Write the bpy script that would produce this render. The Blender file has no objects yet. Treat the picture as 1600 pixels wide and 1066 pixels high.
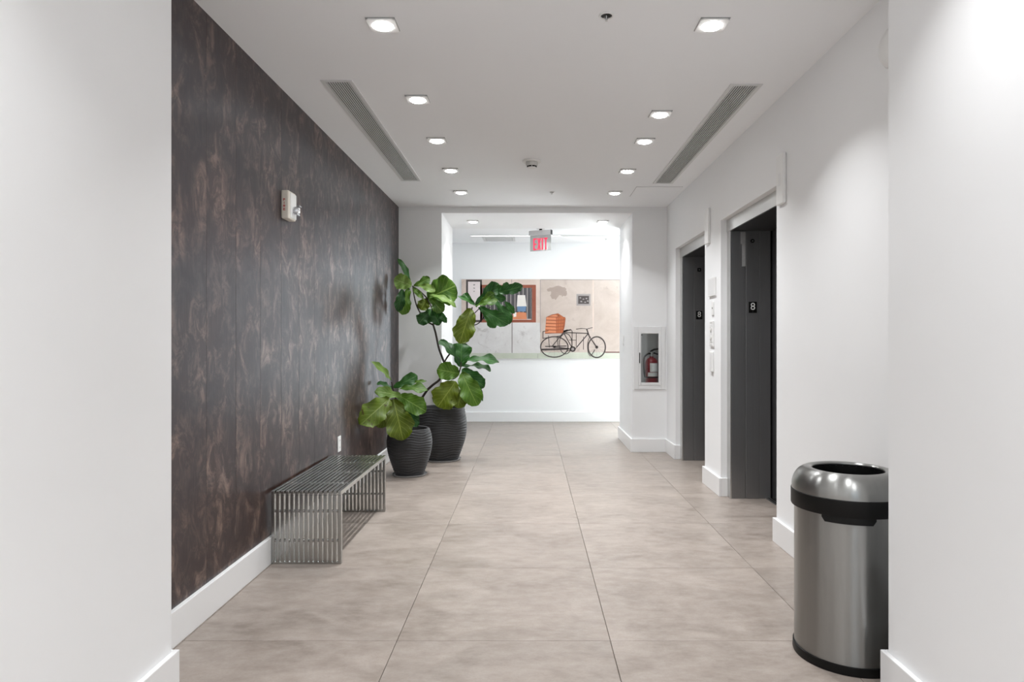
import bpy, bmesh, math, random
from mathutils import Vector, Matrix

random.seed(7)
scene = bpy.context.scene
COL = scene.collection
PI = math.pi

# ------------------------------------------------------------------ camera
F = 1047.0                      # focal length in pixels of the 1600 x 1066 frame
PX, PY, EYE = 828.0, 531.0, 1.27
cam_d = bpy.data.cameras.new('camera')
cam_d.sensor_width = 36.0
cam_d.lens = 36.0 * F / 1600.0
cam_d.shift_x = (800 - PX) / 1600.0
cam_d.shift_y = (PY - 533) / 1600.0
cam = bpy.data.objects.new('camera', cam_d)
cam.location = (0, 0, EYE)
cam.rotation_euler = (PI / 2, 0, 0)
COL.objects.link(cam)
scene.camera = cam

# ------------------------------------------------------------------ world, exposure
world = bpy.data.worlds.new('world')
scene.world = world
world.use_nodes = True
world.node_tree.nodes['Background'].inputs[0].default_value = (0.75, 0.87, 1.0, 1)
world.node_tree.nodes['Background'].inputs[1].default_value = 1.0
vs = scene.view_settings
vs.view_transform = 'Standard'
vs.look = 'None'
vs.exposure = 1.0
vs.gamma = 1.0
vs.use_curve_mapping = False

DOWNLIGHT_W = 4.6               # watts of each ceiling downlight
PASSAGE_W = 3.0
LINEAR_W = 2.0
WINDOW_W = 16.0
FAR_WINDOW_W = 135.0
DAY = (0.97, 0.99, 1.0)
LAMP = (0.97, 0.985, 1.0)


def area_light(name, loc, rot, w, h, power, color, parent=None, disk=False, spread=PI):
    d = bpy.data.lights.new(name, 'AREA')
    d.shape = 'DISK' if disk else 'RECTANGLE'
    d.size = w
    if not disk:
        d.size_y = h
    d.energy = power
    d.color = color
    d.spread = spread
    o = bpy.data.objects.new(name, d)
    COL.objects.link(o)
    o.rotation_euler = rot
    o.location = loc
    if parent:
        o.parent = parent
    return o


# ------------------------------------------------------------------ main dimensions (metres)
CEIL = 2.772
XL, XR = -1.485, 1.55           # dark wall, elevator wall
PIER = 1.287                    # faces of the foreground walls
YP = 2.405                      # their far ends
YB = 7.58                       # wall with the passage
YB2 = 8.65                      # far side of the passage
PASS_L, PASS_R, PASS_T = -0.999, 1.158, 2.705
YF = 10.39                      # far corridor wall
BASE = 0.15                     # baseboard height
BT = 0.02                       # baseboard thickness
E_NEAR = (4.21, 5.44)           # openings of the two elevators along Y
E_FAR = (5.935, 7.13)
E_TOP = 2.24
YBACK = -3.6                    # wall behind the camera
CX0, CX1 = -4.6, 4.2            # ends of the far corridor


def P(px, py, Y):
    """point at depth Y for a pixel measured in the photograph"""
    return Vector(((px - PX) * Y / F, Y, EYE + (PY - py) * Y / F))


# ------------------------------------------------------------------ materials
def new_mat(name):
    m = bpy.data.materials.new(name)
    m.use_nodes = True
    nt = m.node_tree
    return m, nt, nt.nodes['Principled BSDF']


def pmat(name, col, rough=0.5, metal=0.0, spec=0.5, noise=0.0, nscale=30.0, bump=0.0, emit=None, estr=0.0):
    m, nt, b = new_mat(name)
    b.inputs['Base Color'].default_value = (*col, 1)
    b.inputs['Roughness'].default_value = rough
    b.inputs['Metallic'].default_value = metal
    b.inputs['Specular IOR Level'].default_value = spec
    if emit:
        b.inputs['Emission Color'].default_value = (*emit, 1)
        b.inputs['Emission Strength'].default_value = estr
    tc = nt.nodes.new('ShaderNodeTexCoord')
    n = nt.nodes.new('ShaderNodeTexNoise')
    n.inputs['Scale'].default_value = nscale
    n.inputs['Detail'].default_value = 4
    nt.links.new(tc.outputs['Object'], n.inputs['Vector'])
    r = nt.nodes.new('ShaderNodeMapRange')
    r.inputs['To Min'].default_value = 1 - noise
    r.inputs['To Max'].default_value = 1 + noise
    nt.links.new(n.outputs['Fac'], r.inputs['Value'])
    mx = nt.nodes.new('ShaderNodeVectorMath')
    mx.operation = 'SCALE'
    mx.inputs[0].default_value = col
    nt.links.new(r.outputs['Result'], mx.inputs['Scale'])
    nt.links.new(mx.outputs['Vector'], b.inputs['Base Color'])
    if bump > 0:
        bp = nt.nodes.new('ShaderNodeBump')
        bp.inputs['Strength'].default_value = bump
        bp.inputs['Distance'].default_value = 0.002
        nt.links.new(n.outputs['Fac'], bp.inputs['Height'])
        nt.links.new(bp.outputs['Normal'], b.inputs['Normal'])
    return m


def brushed(name, col, rough, scale=(1, 1, 200), rvar=0.12, metal=1.0, aniso=0.0, bump=0.05):
    m, nt, b = new_mat(name)
    b.inputs['Metallic'].default_value = metal
    tc = nt.nodes.new('ShaderNodeTexCoord')
    mp = nt.nodes.new('ShaderNodeMapping')
    mp.inputs['Scale'].default_value = scale
    n = nt.nodes.new('ShaderNodeTexNoise')
    n.inputs['Scale'].default_value = 4
    n.inputs['Detail'].default_value = 5
    nt.links.new(tc.outputs['Object'], mp.inputs['Vector'])
    nt.links.new(mp.outputs['Vector'], n.inputs['Vector'])
    r = nt.nodes.new('ShaderNodeMapRange')
    r.inputs['To Min'].default_value = rough - rvar
    r.inputs['To Max'].default_value = rough + rvar
    nt.links.new(n.outputs['Fac'], r.inputs['Value'])
    nt.links.new(r.outputs['Result'], b.inputs['Roughness'])
    c = nt.nodes.new('ShaderNodeMapRange')
    c.inputs['To Min'].default_value = 0.9
    c.inputs['To Max'].default_value = 1.1
    nt.links.new(n.outputs['Fac'], c.inputs['Value'])
    mx = nt.nodes.new('ShaderNodeVectorMath')
    mx.operation = 'SCALE'
    mx.inputs[0].default_value = col
    nt.links.new(c.outputs['Result'], mx.inputs['Scale'])
    nt.links.new(mx.outputs['Vector'], b.inputs['Base Color'])
    bp = nt.nodes.new('ShaderNodeBump')
    bp.inputs['Strength'].default_value = bump
    bp.inputs['Distance'].default_value = 0.001
    nt.links.new(n.outputs['Fac'], bp.inputs['Height'])
    nt.links.new(bp.outputs['Normal'], b.inputs['Normal'])
    if aniso:
        b.inputs['Anisotropic'].default_value = aniso
        b.inputs['Anisotropic Rotation'].default_value = 0.25
        tg = nt.nodes.new('ShaderNodeTangent')
        tg.direction_type = 'RADIAL'
        tg.axis = 'Z'
        nt.links.new(tg.outputs['Tangent'], b.inputs['Tangent'])
    return m


def ramp(nt, fac, stops):
    r = nt.nodes.new('ShaderNodeValToRGB')
    el = r.color_ramp.elements
    el[0].position, el[0].color = stops[0][0], (*stops[0][1], 1)
    el[1].position, el[1].color = stops[1][0], (*stops[1][1], 1)
    for p, c in stops[2:]:
        e = el.new(p)
        e.color = (*c, 1)
    nt.links.new(fac, r.inputs['Fac'])
    return r


def mixc(nt, fac, a, b, mode='MIX'):
    m = nt.nodes.new('ShaderNodeMix')
    m.data_type = 'RGBA'
    m.blend_type = mode
    for sock, v in ((0, fac), (6, a), (7, b)):
        if hasattr(v, 'links'):
            nt.links.new(v, m.inputs[sock])
        elif isinstance(v, (int, float)):
            m.inputs[sock].default_value = v
        else:
            m.inputs[sock].default_value = (*v, 1)
    return m.outputs[2]


def noise(nt, vec, scale, detail=4, rough=0.5, dist=0.0):
    n = nt.nodes.new('ShaderNodeTexNoise')
    n.inputs['Scale'].default_value = scale
    n.inputs['Detail'].default_value = detail
    n.inputs['Roughness'].default_value = rough
    n.inputs['Distortion'].default_value = dist
    nt.links.new(vec, n.inputs['Vector'])
    return n.outputs['Fac']


def mapping(nt, vec, scale=(1, 1, 1), loc=(0, 0, 0)):
    m = nt.nodes.new('ShaderNodeMapping')
    m.inputs['Scale'].default_value = scale
    m.inputs['Location'].default_value = loc
    nt.links.new(vec, m.inputs['Vector'])
    return m.outputs['Vector']


def maprange(nt, v, a, b, c, d):
    r = nt.nodes.new('ShaderNodeMapRange')
    for i, x in enumerate((a, b, c, d)):
        r.inputs[i + 1].default_value = x
    nt.links.new(v, r.inputs['Value'])
    return r.outputs['Result']


def vmath(nt, op, a, b):
    n = nt.nodes.new('ShaderNodeMath')
    n.operation = op
    for i, v in enumerate((a, b)):
        if v is None:
            continue
        if hasattr(v, 'links'):
            nt.links.new(v, n.inputs[i])
        else:
            n.inputs[i].default_value = v
    return n.outputs[0]


def tile_material():
    m, nt, b = new_mat('porcelain_tile')
    tc = nt.nodes.new('ShaderNodeTexCoord')
    oi = nt.nodes.new('ShaderNodeObjectInfo')
    off = nt.nodes.new('ShaderNodeVectorMath')
    off.operation = 'MULTIPLY_ADD'
    cmb = nt.nodes.new('ShaderNodeCombineXYZ')
    for i in range(3):
        nt.links.new(oi.outputs['Random'], cmb.inputs[i])
    nt.links.new(cmb.outputs[0], off.inputs[0])
    off.inputs[1].default_value = (31, 57, 11)
    nt.links.new(tc.outputs['Object'], off.inputs[2])
    v = off.outputs[0]
    n1 = noise(nt, mapping(nt, v, (1.0, 1.5, 1)), 2.6, 6, 0.62, 0.8)
    n2 = noise(nt, mapping(nt, v, (1, 1.8, 1)), 11, 6, 0.68)
    n3 = noise(nt, v, 120, 3, 0.6)
    c1 = ramp(nt, n1, [(0.30, (0.205, 0.168, 0.141)), (0.74, (0.36, 0.307, 0.268))]).outputs[0]
    c2 = mixc(nt, maprange(nt, n2, 0.35, 0.75, 0.0, 0.5), c1, (0.46, 0.41, 0.374))
    c3 = mixc(nt, maprange(nt, n3, 0.45, 0.7, 0.0, 0.22), c2, (0.215, 0.178, 0.154))
    tone = maprange(nt, oi.outputs['Random'], 0, 1, 0.95, 1.05)
    sc = nt.nodes.new('ShaderNodeVectorMath')
    sc.operation = 'SCALE'
    nt.links.new(c3, sc.inputs[0])
    nt.links.new(tone, sc.inputs['Scale'])
    nt.links.new(sc.outputs[0], b.inputs['Base Color'])
    nt.links.new(maprange(nt, n1, 0.3, 0.75, 0.30, 0.42), b.inputs['Roughness'])
    b.inputs['Specular IOR Level'].default_value = 0.45
    return m


def patina_material():
    m, nt, b = new_mat('patina_wall_panel')
    tc = nt.nodes.new('ShaderNodeTexCoord')
    oi = nt.nodes.new('ShaderNodeObjectInfo')
    cmb = nt.nodes.new('ShaderNodeCombineXYZ')
    nt.links.new(oi.outputs['Random'], cmb.inputs[1])
    nt.links.new(oi.outputs['Random'], cmb.inputs[2])
    off = nt.nodes.new('ShaderNodeVectorMath')
    off.operation = 'MULTIPLY_ADD'
    off.inputs[1].default_value = (0, 23, 41)
    nt.links.new(cmb.outputs[0], off.inputs[0])
    nt.links.new(tc.outputs['Object'], off.inputs[2])
    v = off.outputs[0]
    big = noise(nt, mapping(nt, v, (1, 1.6, 0.9)), 2.6, 4, 0.6, 0.4)
    mid = noise(nt, mapping(nt, v, (1, 1.25, 0.85)), 9, 10, 0.76, 0.8)
    streak = noise(nt, mapping(nt, v, (1, 34, 1.3)), 4, 5, 0.6)
    fine = noise(nt, mapping(nt, v, (1, 1, 0.6)), 70, 4, 0.7, 0.6)
    c = ramp(nt, big, [(0.3, (0.027, 0.0100, 0.0055)), (0.7, (0.050, 0.0225, 0.0140))]).outputs[0]
    pf = vmath(nt, 'MULTIPLY', maprange(nt, mid, 0.48, 0.63, 0, 1), maprange(nt, big, 0.40, 0.60, 0.10, 0.95))
    c = mixc(nt, pf, c, (0.25, 0.165, 0.125))
    c = mixc(nt, maprange(nt, streak, 0.52, 0.75, 0, 0.45), c, (0.105, 0.068, 0.053))
    c = mixc(nt, maprange(nt, fine, 0.55, 0.75, 0, 0.35), c, (0.025, 0.015, 0.012))
    nt.links.new(c, b.inputs['Base Color'])
    nt.links.new(maprange(nt, mid, 0.35, 0.7, 0.47, 0.38), b.inputs['Roughness'])
    b.inputs['IOR'].default_value = 2.0
    b.inputs['Specular IOR Level'].default_value = 0.5
    b.inputs['Specular Tint'].default_value = (0.76, 0.88, 1.0, 1)  # blue of the daylight sheen is put into the panels' reflection colour
    b.inputs['Anisotropic'].default_value = 0.82
    tg = nt.nodes.new('ShaderNodeTangent')
    tg.direction_type = 'RADIAL'
    tg.axis = 'Z'
    nt.links.new(tg.outputs['Tangent'], b.inputs['Tangent'])
    bp = nt.nodes.new('ShaderNodeBump')
    bp.inputs['Strength'].default_value = 0.06
    bp.inputs['Distance'].default_value = 0.003
    h = vmath(nt, 'ADD', mid, streak)
    nt.links.new(h, bp.inputs['Height'])
    nt.links.new(bp.outputs['Normal'], b.inputs['Normal'])
    return m


def leaf_material(name, dark, light, vein, brown=0.0):
    m, nt, b = new_mat(name)
    uv = nt.nodes.new('ShaderNodeUVMap')
    uv.uv_map = 'UVMap'
    sp = nt.nodes.new('ShaderNodeSeparateXYZ')
    nt.links.new(uv.outputs['UV'], sp.inputs[0])
    u, vv = sp.outputs[0], sp.outputs[1]
    av = vmath(nt, 'ABSOLUTE', vmath(nt, 'SUBTRACT', vv, 0.5), None)
    ph = vmath(nt, 'SUBTRACT', vmath(nt, 'MULTIPLY', u, 7.0), vmath(nt, 'MULTIPLY', av, 5.0))
    fr = vmath(nt, 'ABSOLUTE', vmath(nt, 'SUBTRACT', vmath(nt, 'FRACT', ph, None), 0.5), None)
    side = maprange(nt, fr, 0.0, 0.10, 1.0, 0.0)
    mid = maprange(nt, av, 0.0, 0.035, 1.0, 0.0)
    veins = vmath(nt, 'MAXIMUM', vmath(nt, 'MULTIPLY', side, 0.6), mid)
    tc = nt.nodes.new('ShaderNodeTexCoord')
    n = noise(nt, tc.outputs['Object'], 9, 4, 0.6)
    oi = nt.nodes.new('ShaderNodeObjectInfo')
    f = vmath(nt, 'ADD', maprange(nt, n, 0.3, 0.7, -0.1, 0.55), vmath(nt, 'MULTIPLY', oi.outputs['Random'], 0.5))
    c = mixc(nt, f, dark, light)
    c = mixc(nt, veins, c, vein)
    if brown:
        bf = noise(nt, tc.outputs['Object'], 22, 4, 0.6)
        c = mixc(nt, maprange(nt, bf, 0.60, 0.66, 0, brown), c, (0.05, 0.02, 0.008))
    nt.links.new(c, b.inputs['Base Color'])
    b.inputs['Roughness'].default_value = 0.46
    b.inputs['Specular IOR Level'].default_value = 0.38
    bp = nt.nodes.new('ShaderNodeBump')
    bp.inputs['Strength'].default_value = 0.45
    bp.inputs['Distance'].default_value = 0.004
    bp.invert = True
    nt.links.new(veins, bp.inputs['Height'])
    nt.links.new(bp.outputs['Normal'], b.inputs['Normal'])
    tr = nt.nodes.new('ShaderNodeBsdfTranslucent')
    nt.links.new(c, tr.inputs['Color'])
    ms = nt.nodes.new('ShaderNodeMixShader')
    ms.inputs[0].default_value = 0.22
    out = nt.nodes['Material Output']
    nt.links.new(b.outputs[0], ms.inputs[1])
    nt.links.new(tr.outputs[0], ms.inputs[2])
    nt.links.new(ms.outputs[0], out.inputs['Surface'])
    return m


def glass_material(name, tint=(0.96, 0.98, 0.98), refl=0.10):
    m = bpy.data.materials.new(name)
    m.use_nodes = True
    nt = m.node_tree
    nt.nodes.clear()
    out = nt.nodes.new('ShaderNodeOutputMaterial')
    t = nt.nodes.new('ShaderNodeBsdfTransparent')
    t.inputs[0].default_value = (*tint, 1)
    g = nt.nodes.new('ShaderNodeBsdfGlossy')
    g.inputs['Roughness'].default_value = 0.03
    ms = nt.nodes.new('ShaderNodeMixShader')
    ms.inputs[0].default_value = refl
    nt.links.new(t.outputs[0], ms.inputs[1])
    nt.links.new(g.outputs[0], ms.inputs[2])
    nt.links.new(ms.outputs[0], out.inputs['Surface'])
    return m


def stained_print(name, a, b_, c_, scale=3.0, thr=0.6):
    m, nt, b = new_mat(name)
    tc = nt.nodes.new('ShaderNodeTexCoord')
    v = tc.outputs['Object']
    n1 = noise(nt, v, scale, 6, 0.65, 0.5)
    n2 = noise(nt, mapping(nt, v, (1, 1, 1), (3, 1, 7)), scale * 2.2, 6, 0.7, 0.8)
    c = ramp(nt, n1, [(0.3, a), (0.7, b_)]).outputs[0]
    c = mixc(nt, maprange(nt, n2, thr, thr + 0.1, 0, 0.55), c, c_)
    nt.links.new(c, b.inputs['Base Color'])
    b.inputs['Roughness'].default_value = 0.6
    b.inputs['Specular IOR Level'].default_value = 0.2
    return m


M = {}
M['wall'] = pmat('white_wall_paint', (0.88, 0.885, 0.89), 0.62, noise=0.012, nscale=3, spec=0.3)
M['ceil'] = pmat('white_ceiling_paint', (0.93, 0.94, 0.955), 0.8, noise=0.012, nscale=2, spec=0.2)
M['base'] = pmat('white_baseboard_enamel', (0.86, 0.86, 0.86), 0.32, noise=0.01, nscale=4)
M['grout'] = pmat('grout', (0.28, 0.24, 0.21), 0.85, noise=0.1)
M['tile'] = tile_material()
M['patina'] = patina_material()
M['substrate'] = pmat('dark_wall_backing', (0.020, 0.012, 0.010), 0.7, noise=0.1)
M['steel'] = brushed('brushed_stainless', (0.60, 0.60, 0.59), 0.30, (60, 60, 2), 0.06)
M['steel_bench'] = brushed('bench_stainless', (0.42, 0.42, 0.405), 0.25, (20, 20, 20), 0.05, bump=0.0)
M['steel_can'] = brushed('can_stainless', (0.31, 0.31, 0.30), 0.30, (9, 9, 0.3), 0.05, aniso=0.9, bump=0.0)
M['steel_dark'] = brushed('dark_brushed_steel', (0.30, 0.30, 0.303), 0.42, (70, 70, 1.2), 0.07, metal=0.9)
M['door_dark'] = brushed('black_steel_door', (0.10, 0.10, 0.104), 0.36, (70, 70, 1.2), 0.06, metal=0.8)
M['black'] = pmat('black_plastic', (0.0035, 0.0035, 0.0035), 0.45, noise=0.1, spec=0.22)
M['blackmetal'] = pmat('black_rubber', (0.008, 0.008, 0.008), 0.6, noise=0.1)
M['white_plastic'] = pmat('white_plastic', (0.84, 0.84, 0.83), 0.38, noise=0.01)
M['white_metal'] = pmat('white_powder_coat', (0.78, 0.78, 0.78), 0.45, noise=0.01)
M['trimgrey'] = pmat('downlight_trim', (0.85, 0.85, 0.85), 0.5, noise=0.01)
M['vent'] = pmat('vent_aluminium', (0.70, 0.70, 0.70), 0.45, noise=0.02)
M['ventdark'] = pmat('vent_interior', (0.012, 0.012, 0.013), 0.8, noise=0.1)
M['gap'] = pmat('shadow_gap', (0.34, 0.34, 0.34), 0.8, noise=0.05)
M['cream'] = pmat('aged_cream_plastic', (0.80, 0.75, 0.66), 0.42, noise=0.03)
M['red'] = pmat('red_enamel', (0.20, 0.006, 0.012), 0.28, noise=0.05)
M['redprint'] = pmat('red_print', (0.50, 0.05, 0.04), 0.5, noise=0.05)
M['exitred'] = pmat('exit_red', (0.75, 0.02, 0.06), 0.4, noise=0.02, emit=(1.0, 0.03, 0.09), estr=0.55)
M['exitpanel'] = pmat('exit_acrylic', (0.55, 0.57, 0.57), 0.18, metal=0.55, noise=0.04, nscale=8)
M['exithousing'] = brushed('exit_aluminium', (0.66, 0.66, 0.66), 0.32, (2, 60, 60), 0.06)
M['lens'] = pmat('lamp_lens', (0.95, 0.95, 0.95), 0.4, emit=(1.0, 0.985, 0.96), estr=16.0)
M['linlens'] = pmat('linear_lens', (0.95, 0.95, 0.95), 0.4, emit=(1.0, 0.99, 0.97), estr=3.0)
M['labelgrey'] = pmat('label_grey', (0.62, 0.62, 0.60), 0.5, noise=0.05)
M['glass'] = glass_material('clear_glass')
M['strobe'] = pmat('strobe_reflector', (0.75, 0.77, 0.80), 0.16, metal=0.7, noise=0.05)
M['pot'] = pmat('charcoal_stoneware', (0.034, 0.034, 0.036), 0.66, noise=0.22, nscale=45, bump=0.3)
M['soil'] = pmat('potting_soil', (0.018, 0.012, 0.008), 0.95, noise=0.5, nscale=60, bump=1.0)
M['saucer'] = pmat('clear_saucer', (0.34, 0.34, 0.34), 0.22, noise=0.03)
M['bark'] = pmat('fig_bark', (0.030, 0.021, 0.016), 0.75, noise=0.35, nscale=60, bump=0.6)
M['leafd'] = leaf_material('leaf_dark', (0.010, 0.050, 0.010), (0.034, 0.130, 0.020), (0.085, 0.21, 0.050))
M['leafm'] = leaf_material('leaf_mid', (0.030, 0.088, 0.007), (0.090, 0.190, 0.016), (0.20, 0.31, 0.06))
M['leafy'] = leaf_material('leaf_yellowing', (0.058, 0.092, 0.005), (0.130, 0.178, 0.010), (0.24, 0.29, 0.05))
M['leafb'] = leaf_material('leaf_spotted', (0.055, 0.100, 0.006), (0.115, 0.175, 0.012), (0.22, 0.28, 0.055), brown=0.9)
M['leafp'] = leaf_material('leaf_pale', (0.10, 0.20, 0.032), (0.19, 0.30, 0.062), (0.32, 0.42, 0.15))
M['petiole'] = pmat('petiole_green', (0.08, 0.12, 0.03), 0.5, noise=0.2)


# ------------------------------------------------------------------ mesh builder
class MB:
    def __init__(self):
        self.v, self.f, self.m = [], [], []
        self.mi = 0

    def add(self, verts, faces):
        o = len(self.v)
        self.v += [Vector(p) for p in verts]
        for f in faces:
            self.f.append([o + i for i in f])
            self.m.append(self.mi)
        return self

    def box(self, x0, x1, y0, y1, z0, z1):
        if x0 > x1: x0, x1 = x1, x0
        if y0 > y1: y0, y1 = y1, y0
        if z0 > z1: z0, z1 = z1, z0
        return self.add([(x0, y0, z0), (x1, y0, z0), (x1, y1, z0), (x0, y1, z0),
                         (x0, y0, z1), (x1, y0, z1), (x1, y1, z1), (x0, y1, z1)],
                        [(0, 3, 2, 1), (4, 5, 6, 7), (0, 1, 5, 4), (1, 2, 6, 5), (2, 3, 7, 6), (3, 0, 4, 7)])

    def lathe(self, prof, c=(0, 0, 0), n=32, axis='z', fn=None, cap0=False, cap1=False):
        vs, fs = [], []
        k = len(prof)
        for i in range(n):
            a = 2 * PI * i / n
            for j, (r, h) in enumerate(prof):
                rr = r if fn is None else fn(r, h, a, j)
                p = (rr * math.cos(a), rr * math.sin(a), h)
                if axis == 'x': p = (p[2], p[0], p[1])
                if axis == 'y': p = (p[1], p[2], p[0])
                vs.append((p[0] + c[0], p[1] + c[1], p[2] + c[2]))
        for i in range(n):
            i2 = (i + 1) % n
            for j in range(k - 1):
                fs.append((i * k + j, i2 * k + j, i2 * k + j + 1, i * k + j + 1))
        if cap0: fs.append([i * k for i in range(n)][::-1])
        if cap1: fs.append([i * k + k - 1 for i in range(n)])
        return self.add(vs, fs)

    def disc(self, c, r0, r1, h, n=32, axis='z'):
        """closed ring (r0 > 0) or solid disc of thickness h starting at c"""
        if r0 <= 0:
            return self.lathe([(0.0001, 0), (r1, 0), (r1, h), (0.0001, h)], c, n, axis)
        return self.lathe([(r0, 0), (r1, 0), (r1, h), (r0, h), (r0, 0)], c, n, axis)

    def tube(self, pts, rad, n=8):
        pts = [Vector(p) for p in pts]
        if not isinstance(rad, (list, tuple)): rad = [rad] * len(pts)
        vs, fs = [], []
        ref = Vector((0.31, 0.17, 0.94)).normalized()
        for i, p in enumerate(pts):
            t = (pts[min(i + 1, len(pts) - 1)] - pts[max(i - 1, 0)]).normalized()
            a = t.cross(ref)
            if a.length < 0.1: a = t.cross(Vector((1, 0, 0)))
            a.normalize()
            b = t.cross(a)
            for k in range(n):
                th = 2 * PI * k / n
                vs.append(p + (a * math.cos(th) + b * math.sin(th)) * rad[i])
        for i in range(len(pts) - 1):
            for k in range(n):
                k2 = (k + 1) % n
                fs.append((i * n + k, i * n + k2, (i + 1) * n + k2, (i + 1) * n + k))
        fs.append(list(range(n))[::-1])
        fs.append([(len(pts) - 1) * n + k for k in range(n)])
        return self.add(vs, fs)

    def build(self, name, mats, parent=None, origin=(0, 0, 0), bevel=0.0, smooth=False, seg=2):
        o = Vector(origin)
        me = bpy.data.meshes.new(name)
        me.from_pydata([tuple(p - o) for p in self.v], [], self.f)
        if not isinstance(mats, (list, tuple)): mats = [mats]
        for mt in mats: me.materials.append(mt)
        for p, mi in zip(me.polygons, self.m): p.material_index = mi
        bm = bmesh.new()
        bm.from_mesh(me)
        bmesh.ops.recalc_face_normals(bm, faces=bm.faces)
        if bevel > 0:
            es = [e for e in bm.edges if len(e.link_faces) == 2 and e.calc_face_angle(0) > 0.6]
            bmesh.ops.bevel(bm, geom=es, offset=bevel, segments=seg, profile=0.5, affect='EDGES', clamp_overlap=True)
        bm.to_mesh(me)
        bm.free()
        if smooth:
            for p in me.polygons: p.use_smooth = True
            try:
                me.set_sharp_from_angle(angle=0.7)
            except Exception:
                pass
        ob = bpy.data.objects.new(name, me)
        COL.objects.link(ob)
        if parent is not None:
            ob.parent = parent
        else:
            ob.location = o
        return ob


def tag(o, label=None, cat=None, group=None, kind=None):
    if label: o['label'] = label
    if cat: o['category'] = cat
    if group: o['group'] = group
    if kind: o['kind'] = kind
    return o


def thing(name, loc, label, cat=None, group=None, kind=None, rotz=0.0):
    o = bpy.data.objects.new(name, None)
    o.empty_display_size = 0.1
    COL.objects.link(o)
    o.location = loc
    o.rotation_euler = (0, 0, rotz)
    return tag(o, label, cat, group, kind)


def inst(src, name, loc, parent=None):
    o = bpy.data.objects.new(name, src.data)
    COL.objects.link(o)
    o.location = loc
    if parent: o.parent = parent
    return o


def polyline(p, n=6):
    """smooth (Catmull-Rom) resampling of a path"""
    p = [Vector(q) for q in p]
    q = [2 * p[0] - p[1]] + p + [2 * p[-1] - p[-2]]
    out = []
    for i in range(1, len(q) - 2):
        for k in range(n):
            t = k / n
            a, b, c, d = q[i - 1], q[i], q[i + 1], q[i + 2]
            out.append(0.5 * ((2 * b) + (c - a) * t + (2 * a - 5 * b + 4 * c - d) * t * t + (3 * b - a - 3 * c + d) * t ** 3))
    out.append(p[-1])
    return out


def interp(tab, t):
    for (a, x), (b, y) in zip(tab, tab[1:]):
        if t <= b:
            f = (t - a) / (b - a) if b > a else 0
            f = f * f * (3 - 2 * f)
            return x + (y - x) * f
    return tab[-1][1]


# ------------------------------------------------------------------ floor with single tiles
floor = MB().box(CX0 - 0.2, CX1 + 0.2, YBACK - 0.2, YF + 0.2, -0.12, -0.012).build('floor', M['grout'])
tag(floor, 'beige grey large square porcelain tile floor', kind='structure')
T, G = 0.90, 0.0022
tile0 = None
JX, JY = -0.561, 2.825
tm = MB().box(G / 2, T - G / 2, G / 2, T - G / 2, -0.012, 0.0)
for iy in range(-8, 10):
    y = JY + iy * T
    for ix in range(-5, 6):
        x = JX + ix * T
        if y + T < YB2 + 0.3 and not (-2 <= ix <= 2): continue
        if x + T < CX0 or x > CX1 or y + T < YBACK or y > YF: continue
        if tile0 is None:
            tile0 = tm.build('tile', M['tile'], floor, bevel=0.0012, seg=1)
            tile0.location = (x, y, 0)
        else:
            inst(tile0, 'tile', (x, y, 0), floor)

# ------------------------------------------------------------------ ceiling
ceil = MB().box(CX0 - 0.2, CX1 + 0.2, YBACK - 0.2, YF + 0.2, CEIL, CEIL + 0.12).build('ceiling', M['ceil'])
tag(ceil, 'flat white painted ceiling over the elevator lobby', kind='structure')

# ------------------------------------------------------------------ walls
wl = MB().box(XL - 0.16, XL - 0.008, YP, YB, 0, CEIL).build('wall_left', M['substrate'])
tag(wl, 'dark brown patinated panel wall on the left', kind='structure')
PW = 0.3078
pan = None
k = 0
y = 2.462
while y < YB - 0.02:
    w = min(PW, YB - y)
    if w > PW - 0.001 and pan is not None:
        inst(pan, 'panel', (0, y, 0), wl)
    else:
        b = MB().box(XL - 0.008, XL, 0.0006, w - 0.0006, BASE - 0.01, CEIL)
        o = b.build('panel', M['patina'], wl, bevel=0.0013, seg=2)
        o.location = (0, y, 0)
        if pan is None: pan = o
    y += PW

# foreground walls left and right of the camera
for nm, s, lab in (('wall_front_left', -1, 'white painted wall at the left edge of the picture'),
                   ('wall_front_right', 1, 'white painted wall at the right edge of the picture')):
    b = MB().box(s * PIER, s * (PIER + (0.36 if s < 0 else 0.5)), YBACK, YP, 0, CEIL)
    tag(b.build(nm, M['wall']), lab, kind='structure')

# elevator wall: solid to either side of the openings
b = MB()
for y0, y1 in ((YP, E_NEAR[0]), (E_NEAR[1], E_FAR[0]), (E_FAR[1], YB)):
    b.box(XR, XR + 0.62, y0, y1, 0, CEIL)
for y0, y1 in (E_NEAR, E_FAR):
    b.box(XR, XR + 0.62, y0, y1, E_TOP, CEIL)
    b.box(2.02, XR + 0.62, y0, y1, 0, E_TOP)
tag(b.build('wall_right', M['wall']), 'white painted elevator wall on the right', kind='structure')

# wall with the passage; its right part has a niche for the extinguisher cabinet
NX0, NX1, NZ0, NZ1, NY = 1.225, 1.478, 0.765, 1.362, 7.80
b = MB()
b.box(CX0, PASS_L, YB, YB2, 0, CEIL)
b.box(PASS_L, PASS_R, YB, YB2, PASS_T, CEIL)
b.box(PASS_R, NX0, YB, YB2, 0, CEIL)
b.box(NX1, CX1, YB, YB2, 0, CEIL)
b.box(NX0, NX1, YB, YB2, 0, NZ0)
b.box(NX0, NX1, YB, YB2, NZ1, CEIL)
b.box(NX0, NX1, NY, YB2, NZ0, NZ1)
tag(b.build('wall_back', M['wall']), 'white wall at the lobby end with a wide passage through it', kind='structure')

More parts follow.
